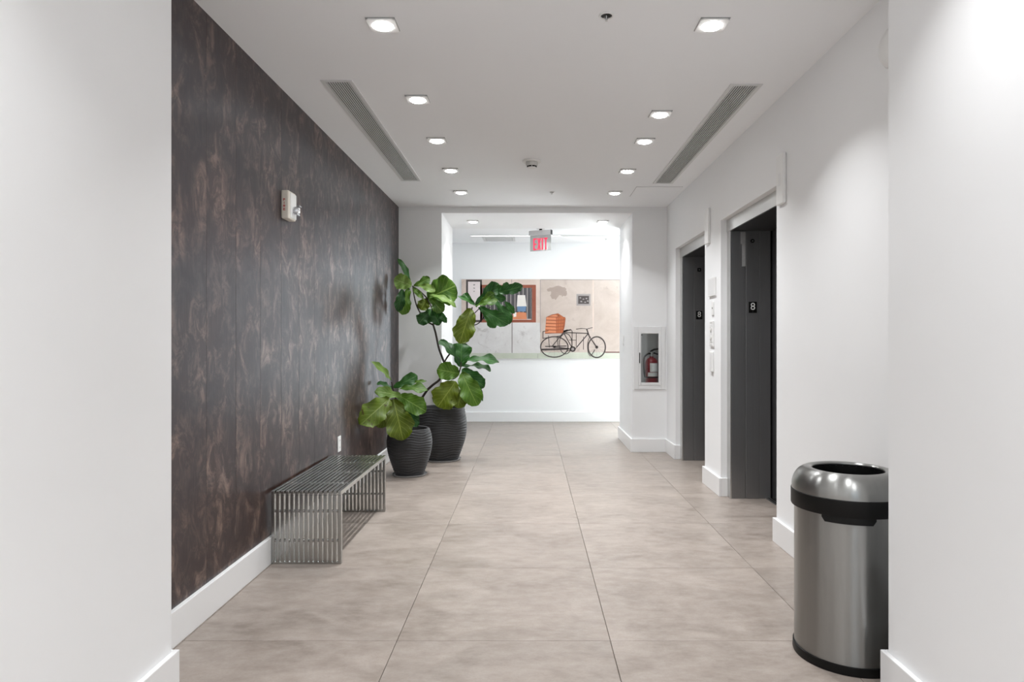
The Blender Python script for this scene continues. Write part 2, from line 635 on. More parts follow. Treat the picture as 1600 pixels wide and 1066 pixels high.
GX0, GX1, GZ0, GZ1 = 1.75, 2.75, 0.12, 2.60      # daylight window in it, to the right of the picture
b = MB().box(CX0, GX0, YF, YF + 0.15, 0, CEIL).box(GX1, CX1, YF, YF + 0.15, 0, CEIL)
b.box(GX0, GX1, YF, YF + 0.15, 0, GZ0).box(GX0, GX1, YF, YF + 0.15, GZ1, CEIL)
tag(b.build('wall_far', M['wall']), 'white corridor wall seen through the passage', kind='structure')
# corridor ends; the left one holds a window
tag(MB().box(CX1, CX1 + 0.15, YB2, YF, 0, CEIL).build('wall_corridor_right', M['wall']),
    'white end wall of the corridor on the right', kind='structure')
b = MB()
WY0, WY1, WZ0, WZ1 = YB2 + 0.15, YF - 0.15, 0.25, 2.55
b.box(CX0 - 0.15, CX0, YB2, WY0, 0, CEIL).box(CX0 - 0.15, CX0, WY1, YF, 0, CEIL)
b.box(CX0 - 0.15, CX0, WY0, WY1, 0, WZ0).box(CX0 - 0.15, CX0, WY0, WY1, WZ1, CEIL)
tag(b.build('wall_corridor_left', M['wall']), 'white end wall of the corridor on the left around its window', kind='structure')


def window(name, org, axis, w, z0, z1, lab):
    r = thing(name, org, lab, kind='structure')
    def bx(a0, a1, z0_, z1_, d0, d1):
        if axis == 'y': return MB().box(d0, d1, a0, a1, z0_, z1_)
        return MB().box(a0, a1, d0, d1, z0_, z1_)
    t = 0.06
    for a0, a1, q0, q1 in ((-w / 2, -w / 2 + t, 0, z1 - z0), (w / 2 - t, w / 2, 0, z1 - z0),
                           (-w / 2 + t, w / 2 - t, 0, t), (-w / 2 + t, w / 2 - t, z1 - z0 - t, z1 - z0),
                           (-0.03, 0.03, t, z1 - z0 - t)):
        bx(a0, a1, q0, q1, -0.05, 0.05).build('window_frame', M['white_metal'], r, bevel=0.003)
    for a0, a1 in ((-w / 2 + t, -0.03), (0.03, w / 2 - t)):
        bx(a0, a1, t, z1 - z0 - t, -0.003, 0.003).build('pane', M['glass'], r)
    return r


window('window_1', (CX0 - 0.075, (WY0 + WY1) / 2, WZ0), 'y', WY1 - WY0, WZ0, WZ1, 'tall corridor window at the left end beyond the passage')
area_light('daylight_window_1', (CX0 - 0.32, (WY0 + WY1) / 2, (WZ0 + WZ1) / 2), (0, -PI / 2, 0), WZ1 - WZ0, WY1 - WY0, WINDOW_W, DAY)

window('window_3', ((GX0 + GX1) / 2, YF + 0.075, GZ0), 'x', GX1 - GX0, GZ0, GZ1, 'tall corridor window right of the canvas print')
area_light('daylight_window_3', ((GX0 + GX1) / 2, YF + 0.32, (GZ0 + GZ1) / 2), (-PI / 2, 0, 0), GX1 - GX0, GZ1 - GZ0, FAR_WINDOW_W, DAY)

# wall behind the camera with a doorway-wide window
b = MB()
b.box(-PIER, -0.9, YBACK - 0.15, YBACK, 0, CEIL).box(0.9, PIER, YBACK - 0.15, YBACK, 0, CEIL)
b.box(-0.9, 0.9, YBACK - 0.15, YBACK, 2.4, CEIL).box(-0.9, 0.9, YBACK - 0.15, YBACK, 0, 0.3)
tag(b.build('wall_rear', M['wall']), 'white wall behind the viewpoint around a window', kind='structure')
window('window_2', (0, YBACK - 0.075, 0.3), 'x', 1.8, 0.3, 2.4, 'window behind the viewpoint')

# ------------------------------------------------------------------ baseboards
def baseboard(name, boxes, lab):
    b = MB()
    for q in boxes: b.box(*q, 0.0, BASE)
    tag(b.build(name, M['base'], bevel=0.003), lab, kind='structure')


baseboard('baseboard_left', [(XL - 0.008, XL + BT, YP + BT, YB - BT)], 'white baseboard under the dark panel wall')
baseboard('baseboard_front_left', [(-PIER, -PIER + BT, YBACK, YP + BT), (-PIER - 0.19, -PIER, YP, YP + BT)],
          'white baseboard of the left foreground wall')
baseboard('baseboard_front_right', [(PIER - BT, PIER, YBACK, YP + BT), (PIER, XR, YP, YP + BT)],
          'white baseboard of the right foreground wall')
baseboard('baseboard_right', [(XR - BT, XR, YP + BT, E_NEAR[0] + BT), (XR, XR + 0.05, E_NEAR[0], E_NEAR[0] + BT),
                              (XR - BT, XR, E_NEAR[1] - BT, E_FAR[0] + BT), (XR, XR + 0.05, E_NEAR[1] - BT, E_NEAR[1]),
                              (XR, XR + 0.05, E_FAR[0], E_FAR[0] + BT),
                              (XR - BT, XR, E_FAR[1] - BT, YB - BT), (XR, XR + 0.05, E_FAR[1] - BT, E_FAR[1])],
          'white baseboards between the elevator openings')
baseboard('baseboard_back', [(XL, PASS_L + BT, YB - BT, YB), (PASS_L, PASS_L + BT, YB, YB2 + BT),
                             (PASS_R - BT, XR, YB - BT, YB), (PASS_R - BT, PASS_R, YB, YB2 + BT)],
          'white baseboards around the passage')
baseboard('baseboard_far', [(CX0, GX0, YF - BT, YF), (GX1, CX1, YF - BT, YF)], 'white baseboard of the far corridor wall')


# ------------------------------------------------------------------ elevators
def text_mesh(name, body, size, mat, parent, loc, rot, depth=0.0006):
    cu = bpy.data.curves.new(name, 'FONT')
    cu.body = body
    cu.size = size
    cu.align_x = 'CENTER'
    cu.align_y = 'CENTER'
    cu.extrude = depth
    cu.resolution_u = 4
    tmp = bpy.data.objects.new(name, cu)
    COL.objects.link(tmp)
    bpy.context.view_layer.update()
    dg = bpy.context.evaluated_depsgraph_get()
    me = bpy.data.meshes.new_from_object(tmp.evaluated_get(dg))
    bpy.data.objects.remove(tmp, do_unlink=True)
    me.materials.clear()
    me.materials.append(mat)
    o = bpy.data.objects.new(name, me)
    COL.objects.link(o)
    o.parent = parent
    o.location = loc
    o.rotation_euler = rot
    return o


FX = XR + 0.05                   # face of the steel frame
DX = 1.935                       # plane of the sliding doors
H = 2.14                         # clear height


def elevator(name, ys, lab, key):
    y0, y1 = ys
    r = thing(name, (FX, (y0 + y1) / 2, 0), lab, kind='structure')
    o = r.location
    # frame faces and header fascia
    for a, b_ in ((y0 + 0.001, y0 + 0.09), (y1 - 0.09, y1 - 0.001)):
        MB().box(FX, FX + 0.012, a, b_, 0, H).build('frame', M['steel'], r, o, 0.0015)
    MB().box(FX - 0.004, FX + 0.012, y0 + 0.001, y1 - 0.001, H, E_TOP - 0.001).build('header', M['steel'], r, o, 0.002)
    MB().box(FX + 0.012, 2.015, y0 + 0.001, y1 - 0.001, H, E_TOP - 0.004).build('head_soffit', M['door_dark'], r, o)
    # jambs in three stepped steel panels each
    seg = ((FX + 0.012, 1.722, 0.0), (1.724, 1.832, 0.004), (1.834, DX - 0.012, 0.0))
    plate_parent = None
    for i, (x0, x1, st) in enumerate(seg):
        MB().box(x0, x1, y0 + 0.001, y0 + 0.088 + st, 0, H).build('jamb_panel', M['steel_dark'], r, o, 0.002)
        q = MB().box(x0, x1, y1 - 0.088 - st, y1 - 0.001, 0, H).build('jamb_panel', M['steel_dark'], r, o, 0.002)
        if i == 1: plate_parent = q
    # doors, two leaves
    ym = (y0 + y1) / 2
    MB().box(DX, DX + 0.03, y0 + 0.06, ym - 0.001, 0.012, H - 0.002).build('door_leaf', M['door_dark'], r, o, 0.002)
    MB().box(DX, DX + 0.03, ym + 0.001, y1 - 0.06, 0.012, H - 0.002).build('door_leaf', M['door_dark'], r, o, 0.002)
    MB().box(DX - 0.012, DX, y1 - 0.09, y1 - 0.062, 0.0, H).build('door_gasket', M['black'], r, o)
    s = MB().box(DX - 0.055, 2.015, y0 + 0.09, y1 - 0.09, 0.0, 0.006).build('sill', M['steel'], r, o, 0.001)
    for dx in (-0.035, -0.012):
        MB().box(DX + dx, DX + dx + 0.007, y0 + 0.09, y1 - 0.09, 0.006, 0.0066).build('sill_groove', M['black'], s, o)
    # number plate on the far jamb
    py = y1 - 0.092
    q = MB().box(1.7455, 1.8105, py - 0.004, py, 1.484, 1.573).build('number_plate', M['black'], r, o, 0.001)
    text_mesh('number', '8', 0.082, M['white_plastic'], q, (1.778 - o.x, py - 0.0045 - o.y, 1.533 - o.z), (PI / 2, 0, 0))
    MB().disc((1.778, py - 0.0048, 1.494), 0, 0.0018, 0.001, 10, 'y').build('braille_dot', M['steel'], q, o)
    # key switch above
    if key == 'ring':
        q = MB().disc((1.775, py - 0.006, 2.058), 0, 0.016, 0.006, 20, 'y').build('key_switch', M['black'], r, o, smooth=True)
        MB().disc((1.775, py - 0.008, 2.058), 0, 0.006, 0.003, 14, 'y').build('keyhole', M['steel'], q, o, smooth=True)
    else:
        q = MB().box(1.745, 1.81, py - 0.003, py, 1.925, 2.06).build('key_plate', M['steel_dark'], r, o, 0.001)
        MB().box(1.758, 1.797, py - 0.006, py - 0.003, 1.985, 2.022).build('key_switch', M['black'], q, o, 0.001)
        MB().disc((1.7775, py - 0.0075, 2.004), 0, 0.007, 0.002, 14, 'y').build('keyhole', M['steel'], q, o, smooth=True)
    return r


e1 = elevator('door_1', E_NEAR, 'nearer dark steel elevator entrance with a stainless header', 'ring')
e2 = elevator('door_2', E_FAR, 'farther dark steel elevator entrance beside the passage', 'square')

# clear plastic strip hanging on the nearer jamb
yy = E_NEAR[1] - 0.089
M['clearplastic'] = pmat('milky_plastic', (0.40, 0.40, 0.40), 0.3, noise=0.2, nscale=40)
t = thing('plastic_strip', (1.70, yy, 1.86), 'narrow translucent plastic strip hanging on the nearer elevator jamb', 'strip')
o = t.location
MB().box(1.694, 1.720, yy - 0.004, yy - 0.0005, 1.855, 2.13).build('strip', M['clearplastic'], t, o, 0.001)
MB().box(1.684, 1.696, yy - 0.008, yy - 0.0005, 2.035, 2.13).build('clip', M['clearplastic'], t, o, 0.001)

# hall lanterns beside the elevators
for Y0, w, lab in ((4.105, 0.115, 'white hall lantern plate by the nearer elevator, high on the wall'),
                   (5.81, 0.12, 'white hall lantern plate by the farther elevator, high on the wall')):
    t = thing('hall_lantern', (XR, Y0, 2.25), lab, 'lantern', 'hall lanterns beside the elevators')
    o = t.location
    MB().box(XR - 0.022, XR, Y0 - w / 2, Y0 + w / 2, 2.10, 2.405).build('cover', M['white_plastic'], t, o, 0.006)
    MB().box(XR - 0.0226, XR - 0.0215, Y0 - 0.018, Y0 + 0.018, 2.21, 2.29).build('arrow_lens', M['white_metal'], t, o)

# plates on the pier between the elevators
def wall_plate(name, Y0, z0, w, h, th, lab, cat, extra):
    t = thing(name, (XR, Y0, z0), lab, cat)
    o = t.location
    MB().box(XR - th, XR, Y0 - w / 2, Y0 + w / 2, z0 - h / 2, z0 + h / 2).build('plate', M['white_plastic'], t, o, 0.003)
    for nm, dy, dz, ww, hh, pr, mt in extra:
        MB().box(XR - th - pr, XR - th + 0.0005, Y0 + dy - ww / 2, Y0 + dy + ww / 2, z0 + dz - hh / 2, z0 + dz + hh / 2).build(nm, M[mt], t, o, 0.0008)
    return t


wall_plate('evacuation_sign', 5.68, 1.716, 0.21, 0.155, 0.014, 'square white sign plate, topmost on the pier between the elevators', 'sign',
           [('sign_face', 0, 0, 0.18, 0.13, 0.001, 'white_metal')])
t = wall_plate('key_switch_plate', 5.665, 1.535, 0.062, 0.115, 0.008, 'small white plate with a black keyhole between the elevators', 'switch', [])
MB().disc((XR - 0.010, 5.665, 1.537), 0, 0.008, 0.003, 16, 'x').build('keyhole', M['black'], t, t.location, smooth=True)
t = wall_plate('call_button_panel', 5.69, 1.322, 0.115, 0.215, 0.012, 'white elevator call button panel between the elevators', 'call panel',
               [('inset', 0, 0.0, 0.07, 0.15, 0.002, 'white_metal'), ('label_strip', 0, 0.093, 0.07, 0.012, 0.001, 'labelgrey'),
                ('label_strip', 0, -0.093, 0.07, 0.012, 0.001, 'labelgrey')])
for dz in (0.035, -0.035):
    bt = MB().disc((XR - 0.019, 5.69, 1.322 + dz), 0, 0.021, 0.006, 24, 'x').build('button', M['labelgrey'], t, t.location, smooth=True)
    MB().disc((XR - 0.0205, 5.69, 1.322 + dz), 0, 0.013, 0.002, 24, 'x').build('button_face', M['white_plastic'], bt, t.location, smooth=True)
wall_plate('blank_wall_plate', 5.69, 1.084, 0.082, 0.165, 0.016, 'slim white blank plate, lowest on the pier between the elevators', 'plate',
           [('face', 0, 0, 0.055, 0.13, 0.0015, 'white_metal')])

# light switch in the passage
t = thing('light_switch', (PASS_R, 8.3, 1.26), 'small white light switch on the right side of the passage', 'switch')
MB().box(PASS_R - 0.006, PASS_R, 8.265, 8.335, 1.20, 1.32).build('plate', M['white_plastic'], t, t.location, 0.002)
MB().box(PASS_R - 0.009, PASS_R - 0.0055, 8.283, 8.317, 1.225, 1.295).build('rocker', M['white_plastic'], t, t.location, 0.001)


# ------------------------------------------------------------------ extinguisher cabinet and extinguisher
def ring_xz(b, x0, x1, z0, z1, t, y0, y1):
    b.box(x0, x0 + t, y0, y1, z0, z1).box(x1 - t, x1, y0, y1, z0, z1)
    b.box(x0 + t, x1 - t, y0, y1, z0, z0 + t).box(x0 + t, x1 - t, y0, y1, z1 - t, z1)
    return b


t = thing('extinguisher_cabinet', (1.352, YB, 0.71), 'white recessed cabinet with a glass door holding a fire extinguisher', 'cabinet')
o = t.location
ring_xz(MB(), 1.176, 1.530, 0.709, 1.417, 0.048, YB - 0.012, YB).build('flange', M['white_metal'], t, o, 0.003)
d = ring_xz(MB(), 1.2245, 1.4815, 0.757, 1.369, 0.029, YB - 0.016, YB - 0.0005).build('door_frame', M['white_metal'], t, o, 0.002)
MB().box(1.2535, 1.4525, YB - 0.010, YB - 0.007, 0.786, 1.340).build('pane', M['glass'], d, o)
MB().box(1.2335, 1.2435, YB - 0.026, YB - 0.0155, 1.005, 1.125).build('handle', M['blackmetal'], d, o, 0.002)
MB().box(1.4815, 1.4835, YB - 0.018, YB - 0.012, 0.80, 1.32).build('hinge', M['white_metal'], d, o)
b = MB().box(NX0 + 0.0005, NX0 + 0.002, YB, NY - 0.001, NZ0, NZ1).box(NX1 - 0.002, NX1 - 0.0005, YB, NY - 0.001, NZ0, NZ1)
b.box(NX0 + 0.002, NX1 - 0.002, NY - 0.003, NY - 0.001, NZ0, NZ1).box(NX0 + 0.002, NX1 - 0.002, YB, NY - 0.003, NZ0, NZ0 + 0.002).box(NX0 + 0.002, NX1 - 0.002, YB, NY - 0.003, NZ1 - 0.002, NZ1)
b.build('box_liner', M['white_metal'], t, o)
MB().disc((1.265, YB - 0.004, 1.325), 0, 0.009, 0.006, 12, 'y').build('lock_cam', M['black'], d, o)

ex, ey, ez = 1.395, 7.69, NZ0 + 0.002
t = thing('fire_extinguisher', (ex, ey, ez), 'red fire extinguisher with grey label and black hose inside the glass cabinet', 'extinguisher')
o = t.location
R_ = 0.072
MB().lathe([(0.001, 0), (R_ - 0.006, 0), (R_, 0.008), (R_, 0.235), (R_ * 0.92, 0.265), (R_ * 0.65, 0.288), (0.024, 0.298), (0.020, 0.312), (0.001, 0.312)],
           (ex, ey, ez), 36).build('cylinder', M['red'], t, o, smooth=True)
def arc_patch(b, r, a0, a1, z0, z1, n=14):
    vs, fs = [], []
    for i in range(n + 1):
        a = a0 + (a1 - a0) * i / n
        for rr in (r, r + 0.0012):
            for z in (z0, z1):
                vs.append((ex + rr * math.sin(a), ey - rr * math.cos(a), ez + z))
    for i in range(n):
        q, w = i * 4, i * 4 + 4
        fs += [(q + 2, w + 2, w + 3, q + 3), (q, q + 1, w + 1, w), (q, w, w + 2, q + 2), (q + 1, q + 3, w + 3, w + 1)]
    fs += [(0, 2, 3, 1), (n * 4, n * 4 + 1, n * 4 + 3, n * 4 + 2)]
    return b.add(vs, fs)
lb = arc_patch(MB(), R_ - 0.0002, -0.40, 1.15, 0.135, 0.236).build('label', M['labelgrey'], t, o)
arc_patch(MB(), R_ + 0.0008, -0.05, 0.75, 0.15, 0.232, 8).build('inspection_tag', M['white_plastic'], lb, o)
arc_patch(MB(), R_ - 0.0002, -0.75, 0.95, 0.085, 0.128).build('label', M['labelgrey'], t, o)
MB().lathe([(R_ - 0.001, 0.066), (R_ + 0.003, 0.066), (R_ + 0.003, 0.080), (R_ - 0.001, 0.080), (R_ - 0.001, 0.066)], (ex, ey, ez), 32).build('strap', M['black'], t, o, smooth=True)
MB().lathe([(0.001, 0.312), (0.02, 0.312), (0.022, 0.35), (0.014, 0.365), (0.001, 0.365)], (ex, ey, ez), 16).build('valve', M['steel'], t, o, smooth=True)
MB().tube([(ex - 0.015, ey, ez + 0.365), (ex + 0.03, ey, ez + 0.392), (ex + 0.078, ey, ez + 0.398)], 0.010, 8).build('lever', M['black'], t, o, smooth=True)
MB().tube([(ex - 0.005, ey, ez + 0.345), (ex + 0.035, ey, ez + 0.35), (ex + 0.075, ey, ez + 0.335)], 0.009, 8).build('carry_handle', M['black'], t, o, smooth=True)
MB().tube(polyline([(ex - 0.01, ey - 0.01, ez + 0.345), (ex - 0.045, ey - 0.02, ez + 0.34), (ex - 0.085, ey - 0.02, ez + 0.30), (ex - 0.092, ey - 0.02, ez + 0.22),
                    (ex - 0.086, ey - 0.02, ez + 0.13), (ex - 0.078, ey - 0.02, ez + 0.075)]), 0.0095, 10).build('hose', M['black'], t, o, smooth=True)


# ------------------------------------------------------------------ ceiling fixtures
def square_ring(b, cx, cy, half, r, z0, z1, n=32):
    """square trim with a round hole"""
    vs, fs = [], []
    for i in range(n):
        a = 2 * PI * (i + 0.5) / n
        c, s = math.cos(a), math.sin(a)
        k = half / max(abs(c), abs(s))
        for (rr, z) in ((r, z0), (k, z0), (k, z1), (r, z1)):
            vs.append((cx + rr * c, cy + rr * s, z))
    for i in range(n):
        j = (i + 1) % n
        for q in range(4):
            q2 = (q + 1) % 4
            fs.append((i * 4 + q, j * 4 + q, j * 4 + q2, i * 4 + q2))
    return b.add(vs, fs)


_dl = {}
def downlight(x, y, zc, lab, group, power, spread=math.radians(107)):
    t = thing('downlight', (x, y, zc), lab, 'downlight', group)
    if not _dl:
        _dl['g'] = MB().box(-0.069, 0.069, -0.071, 0.067, -0.003, 0.0).build('shadow_gap', M['gap'], t)
        _dl['t'] = square_ring(MB(), 0, 0, 0.068, 0.050, -0.0095, -0.003).build('trim', M['trimgrey'], t, bevel=0.001, seg=1)
        _dl['l'] = MB().lathe([(0.0005, -0.018), (0.030, -0.0175), (0.042, -0.015), (0.0475, -0.010), (0.0485, -0.003)], (0, 0, 0), 28).build('lens', M['lens'], t, smooth=True)
    else:
        for k_, nm in (('g', 'shadow_gap'), ('t', 'trim'), ('l', 'lens')):
            inst(_dl[k_], nm, (0, 0, 0), t)
    area_light('downlight_lamp', (0, 0, -0.020), (0, 0, 0), 0.08, 0, power, LAMP, t, True, spread)
    return t


ordn = ['nearest', 'second', 'third', 'fourth', 'farthest']
for i, y in enumerate((3.19, 4.18, 5.04, 5.93, 6.81)):
    downlight(-0.70, y, CEIL, 'square recessed downlight, %s in the left ceiling row' % ordn[i], 'lobby ceiling downlights', DOWNLIGHT_W)
for i, y in enumerate((3.19, 4.455, 5.057, 5.957, 6.838)):
    downlight(0.866, y, CEIL, 'square recessed downlight, %s in the right ceiling row' % ordn[i], 'lobby ceiling downlights', DOWNLIGHT_W)
downlight(-0.69, 8.12, PASS_T, 'small downlight in the passage soffit, left one', 'passage soffit downlights', PASSAGE_W)
downlight(0.884, 8.12, PASS_T, 'small downlight in the passage soffit, right one', 'passage soffit downlights', PASSAGE_W)
# the two rows go on over the viewpoint
for i, y in enumerate((1.75, 0.55, -0.6, -1.8)):
    downlight(-0.70, y - 0.55, CEIL, 'downlight over the viewpoint, left row, %s from the lobby' % ordn[i], 'downlights over the viewpoint', DOWNLIGHT_W * (0.6 if i == 0 else 1.5))
    downlight(0.866, y, CEIL, 'downlight over the viewpoint, right row, %s from the lobby' % ordn[i], 'downlights over the viewpoint', DOWNLIGHT_W * (0.6 if i == 0 else 1.5))


def slot_vent(x0, x1, y0, y1, lab):
    t = thing('ceiling_vent', ((x0 + x1) / 2, (y0 + y1) / 2, CEIL), lab, 'vent', 'linear ceiling vents')
    o = t.location
    bd = 0.024
    b = MB().box(x0, x0 + bd, y0, y1, CEIL - 0.006, CEIL).box(x1 - bd, x1, y0, y1, CEIL - 0.006, CEIL)
    b.box(x0 + bd, x1 - bd, y0, y0 + bd, CEIL - 0.006, CEIL).box(x0 + bd, x1 - bd, y1 - bd, y1, CEIL - 0.006, CEIL)
    b.build('frame', M['vent'], t, o, 0.001)
    MB().box(x0 + bd, x1 - bd, y0 + bd, y1 - bd, CEIL - 0.0008, CEIL - 0.0002).build('backing', M['ventdark'], t, o)
    n = 10
    p = (x1 - x0 - 2 * bd) / n
    s0 = None
    for i in range(n):
        x = x0 + bd + (i + 0.5) * p
        if s0 is None:
            s0 = MB().box(-p * 0.21, p * 0.21, -(y1 - y0) / 2 + bd, (y1 - y0) / 2 - bd, -0.006, -0.001).build('slat', M['vent'], t)
            s0.location = (x - o.x, 0, 0)
        else:
            inst(s0, 'slat', (x - o.x, 0, 0), t)


slot_vent(-1.212, -1.028, 3.87, 6.32, 'long slatted ceiling vent on the left, above the dark panel wall')
slot_vent(1.178, 1.368, 3.93, 6.43, 'long slatted ceiling vent on the right, above the elevators')

t = thing('ceiling_access_panel', (1.27, 6.795, CEIL), 'flat white access panel in the ceiling near the farther elevator', 'panel')
o = t.location
MB().box(1.045, 1.500, 6.57, 7.02, CEIL - 0.0015, CEIL).build('frame_gap', M['gap'], t, o)
MB().box(1.048, 1.497, 6.573, 7.017, CEIL - 0.005, CEIL - 0.0015).build('lid', M['ceil'], t, o, 0.001)

t = thing('smoke_detector', (0.016, 5.62, CEIL), 'round white smoke detector in the middle of the lobby ceiling', 'detector')
o = t.location
MB().lathe([(0.0005, 0), (0.076, 0), (0.080, -0.006), (0.074, -0.014), (0.0005, -0.014)], (o.x, o.y, CEIL), 36).build('base', M['white_plastic'], t, o, smooth=True)
MB().lathe([(0.050, -0.014), (0.050, -0.036), (0.042, -0.046), (0.0005, -0.046)], (o.x, o.y, CEIL), 36).build('housing', M['labelgrey'], t, o, smooth=True)
for k_ in range(8):
    a = 2 * PI * k_ / 8 + PI / 8 - PI / 2
    b = MB()
    aa = [a - 0.30, a - 0.1, a + 0.1, a + 0.30]
    vs = [(o.x + rr * math.cos(q), o.y + rr * math.sin(q), CEIL + z) for q in aa for rr, z in ((0.036, -0.046), (0.042, -0.046), (0.040, -0.056), (0.034, -0.056))]
    fs = []
    for i in range(3):
        for j in range(4):
            fs.append((i * 4 + j, (i + 1) * 4 + j, (i + 1) * 4 + (j + 1) % 4, i * 4 + (j + 1) % 4))
    fs += [(0, 1, 2, 3), (15, 14, 13, 12)]
    b.add(vs, fs).build('sensor_slot', M['black'], t, o)
MB().lathe([(0.0005, -0.046), (0.032, -0.046), (0.032, -0.054), (0.038, -0.056), (0.034, -0.061), (0.0005, -0.063)], (o.x, o.y, CEIL), 36).build('cap', M['white_plastic'], t, o, smooth=True)


def sprinkler(x, y, zc, R, lab):
    t = thing('sprinkler_head', (x, y, zc), lab, 'sprinkler', 'ceiling sprinkler heads')
    o = t.location
    MB().lathe([(R * 0.72, -0.0005), (R, -0.0005), (R * 1.02, -0.004), (R * 0.9, -0.007), (R * 0.72, -0.005), (R * 0.72, -0.0005)], (x, y, zc), 28).build('escutcheon', M['white_plastic'], t, o, smooth=True)
    MB().disc((x, y, zc - 0.0022), 0, R * 0.72, 0.002, 28).build('cup', M['blackmetal'], t, o)
    b = MB()
    for s in (-1, 1):
        b.tube([(x + s * R * 0.28, y, zc - 0.002), (x + s * R * 0.28, y, zc - 0.012), (x, y, zc - 0.024)], R * 0.06, 6)
    b.build('yoke', M['steel'], t, o, smooth=True)
    MB().tube([(x, y, zc - 0.002), (x, y, zc - 0.024)], R * 0.07, 6).build('bulb', M['white_metal'], t, o)
    MB().disc((x, y, zc - 0.0265), 0, R * 0.20, 0.003, 18).build('deflector', M['steel'], t, o)


sprinkler(0.354, 3.10, CEIL, 0.036, 'round sprinkler head in the ceiling at the top of the picture')
sprinkler(0.222, 6.80, CEIL, 0.030, 'tiny sprinkler head behind the round ceiling detector')
sprinkler(1.13, 9.95, CEIL, 0.032, 'sprinkler head in the corridor ceiling beyond the passage')

# corridor ceiling: linear light and small register
t = thing('linear_light', (0.2, 9.63, CEIL), 'thin linear ceiling light in the corridor beyond the passage', 'ceiling light')
o = t.location
MB().box(-0.86, 2.6, 9.60, 9.605, CEIL - 0.010, CEIL).box(-0.86, 2.6, 9.655, 9.66, CEIL - 0.010, CEIL).build('rail', M['white_metal'], t, o)
MB().box(-0.83, 0.44, 9.605, 9.655, CEIL - 0.008, CEIL - 0.0005).build('lens', M['linlens'], t, o)
MB().box(0.44, 2.58, 9.605, 9.655, CEIL - 0.004, CEIL - 0.0005).build('blank_cover', M['gap'], t, o)
area_light('linear_lamp', (-0.195 - o.x, 0, -0.014), (0, 0, 0), 1.25, 0.05, LINEAR_W, LAMP, t)
t = thing('ceiling_register', (-0.46, 10.0, CEIL), 'small square air register in the corridor ceiling', 'vent')
o = t.location
b = MB().box(-0.70, -0.66, 9.8, 10.2, CEIL - 0.006, CEIL).box(-0.26, -0.22, 9.8, 10.2, CEIL - 0.006, CEIL)
b.box(-0.66, -0.26, 9.8, 9.84, CEIL - 0.006, CEIL).box(-0.66, -0.26, 10.16, 10.2, CEIL - 0.006, CEIL).build('frame', M['vent'], t, o)
for k_ in range(5):
    MB().box(-0.655, -0.265, 9.86 + k_ * 0.06, 9.89 + k_ * 0.06, CEIL - 0.005, CEIL - 0.0005).build('slat', M['vent'], t, o)
MB().box(-0.66, -0.26, 9.84, 10.16, CEIL - 0.0006, CEIL - 0.0002).build('backing', M['gap'], t, o)

# ------------------------------------------------------------------ exit sign
t = thing('exit_sign', (0.145, 9.02, CEIL), 'hanging exit sign with red letters in the passage', 'sign', rotz=math.radians(-24))
SW = 0.315
MB().lathe([(0.0005, 0), (0.055, 0), (0.055, -0.012), (0.0005, -0.012)], (0, 0, 0), 24).build('canopy', M['exithousing'], t, smooth=True)
MB().tube([(0, 0, -0.012), (0, 0, -0.03)], 0.02, 14).build('stem', M['black'], t, smooth=True)
MB().box(-SW / 2, SW / 2 - 0.002, -0.028, 0.028, -0.098, -0.030).build('housing', M['exithousing'], t, bevel=0.003)
MB().box(SW / 2 - 0.002, SW / 2 + 0.004, -0.027, 0.027, -0.096, -0.032).build('end_cap', M['black'], t, bevel=0.002)
MB().box(-SW / 2 - 0.004, -SW / 2, -0.027, 0.027, -0.096, -0.032).build('end_cap', M['black'], t, bevel=0.002)
pn = MB().box(-SW / 2 + 0.004, SW / 2 - 0.006, -0.004, 0.004, -0.306, -0.098).build('panel', M['exitpanel'], t, bevel=0.001)


def letter(ch, x, z, w, h, s, y0, y1):
    b = MB()
    if ch == 'E':
        b.box(x, x + s, y0, y1, z, z + h)
        for zz in (z, z + h / 2 - s / 2, z + h - s): b.box(x + s, x + w, y0, y1, zz, zz + s * 0.95)
    if ch == 'I': b.box(x + w / 2 - s / 2, x + w / 2 + s / 2, y0, y1, z, z + h)
    if ch == 'T':
        b.box(x + w / 2 - s / 2, x + w / 2 + s / 2, y0, y1, z, z + h - s).box(x, x + w, y0, y1, z + h - s, z + h)
    if ch == 'F':
        b.box(x, x + s, y0, y1, z, z + h)
        for zz in (z + h / 2 - s / 2, z + h - s): b.box(x + s, x + w, y0, y1, zz, zz + s)
    if ch == 'R':
        b.box(x, x + s, y0, y1, z, z + h).box(x + s, x + w, y0, y1, z + h - s, z + h).box(x + s, x + w, y0, y1, z + h / 2 - s / 2, z + h / 2 + s / 2)
        b.box(x + w - s, x + w, y0, y1, z + h / 2 + s / 2, z + h - s)
        b.add([(x + w * .45, y0, z + h / 2 - s / 2), (x + w * .45 + s, y0, z + h / 2 - s / 2), (x + w, y0, z), (x + w - s, y0, z),
               (x + w * .45, y1, z + h / 2 - s / 2), (x + w * .45 + s, y1, z + h / 2 - s / 2), (x + w, y1, z), (x + w - s, y1, z)],
              [(0, 1, 2, 3), (7, 6, 5, 4), (0, 4, 5, 1), (1, 5, 6, 2), (2, 6, 7, 3), (3, 7, 4, 0)])
    if ch == 'X':
        for q in (0, 1):
            xa, xb = (x, x + w - s) if q else (x + w - s, x)
            b.add([(xa, y0, z), (xa + s, y0, z), (xb + s, y0, z + h), (xb, y0, z + h),
                   (xa, y1, z), (xa + s, y1, z), (xb + s, y1, z + h), (xb, y1, z + h)],
                  [(0, 1, 2, 3), (7, 6, 5, 4), (0, 4, 5, 1), (1, 5, 6, 2), (2, 6, 7, 3), (3, 7, 4, 0)])
    return b


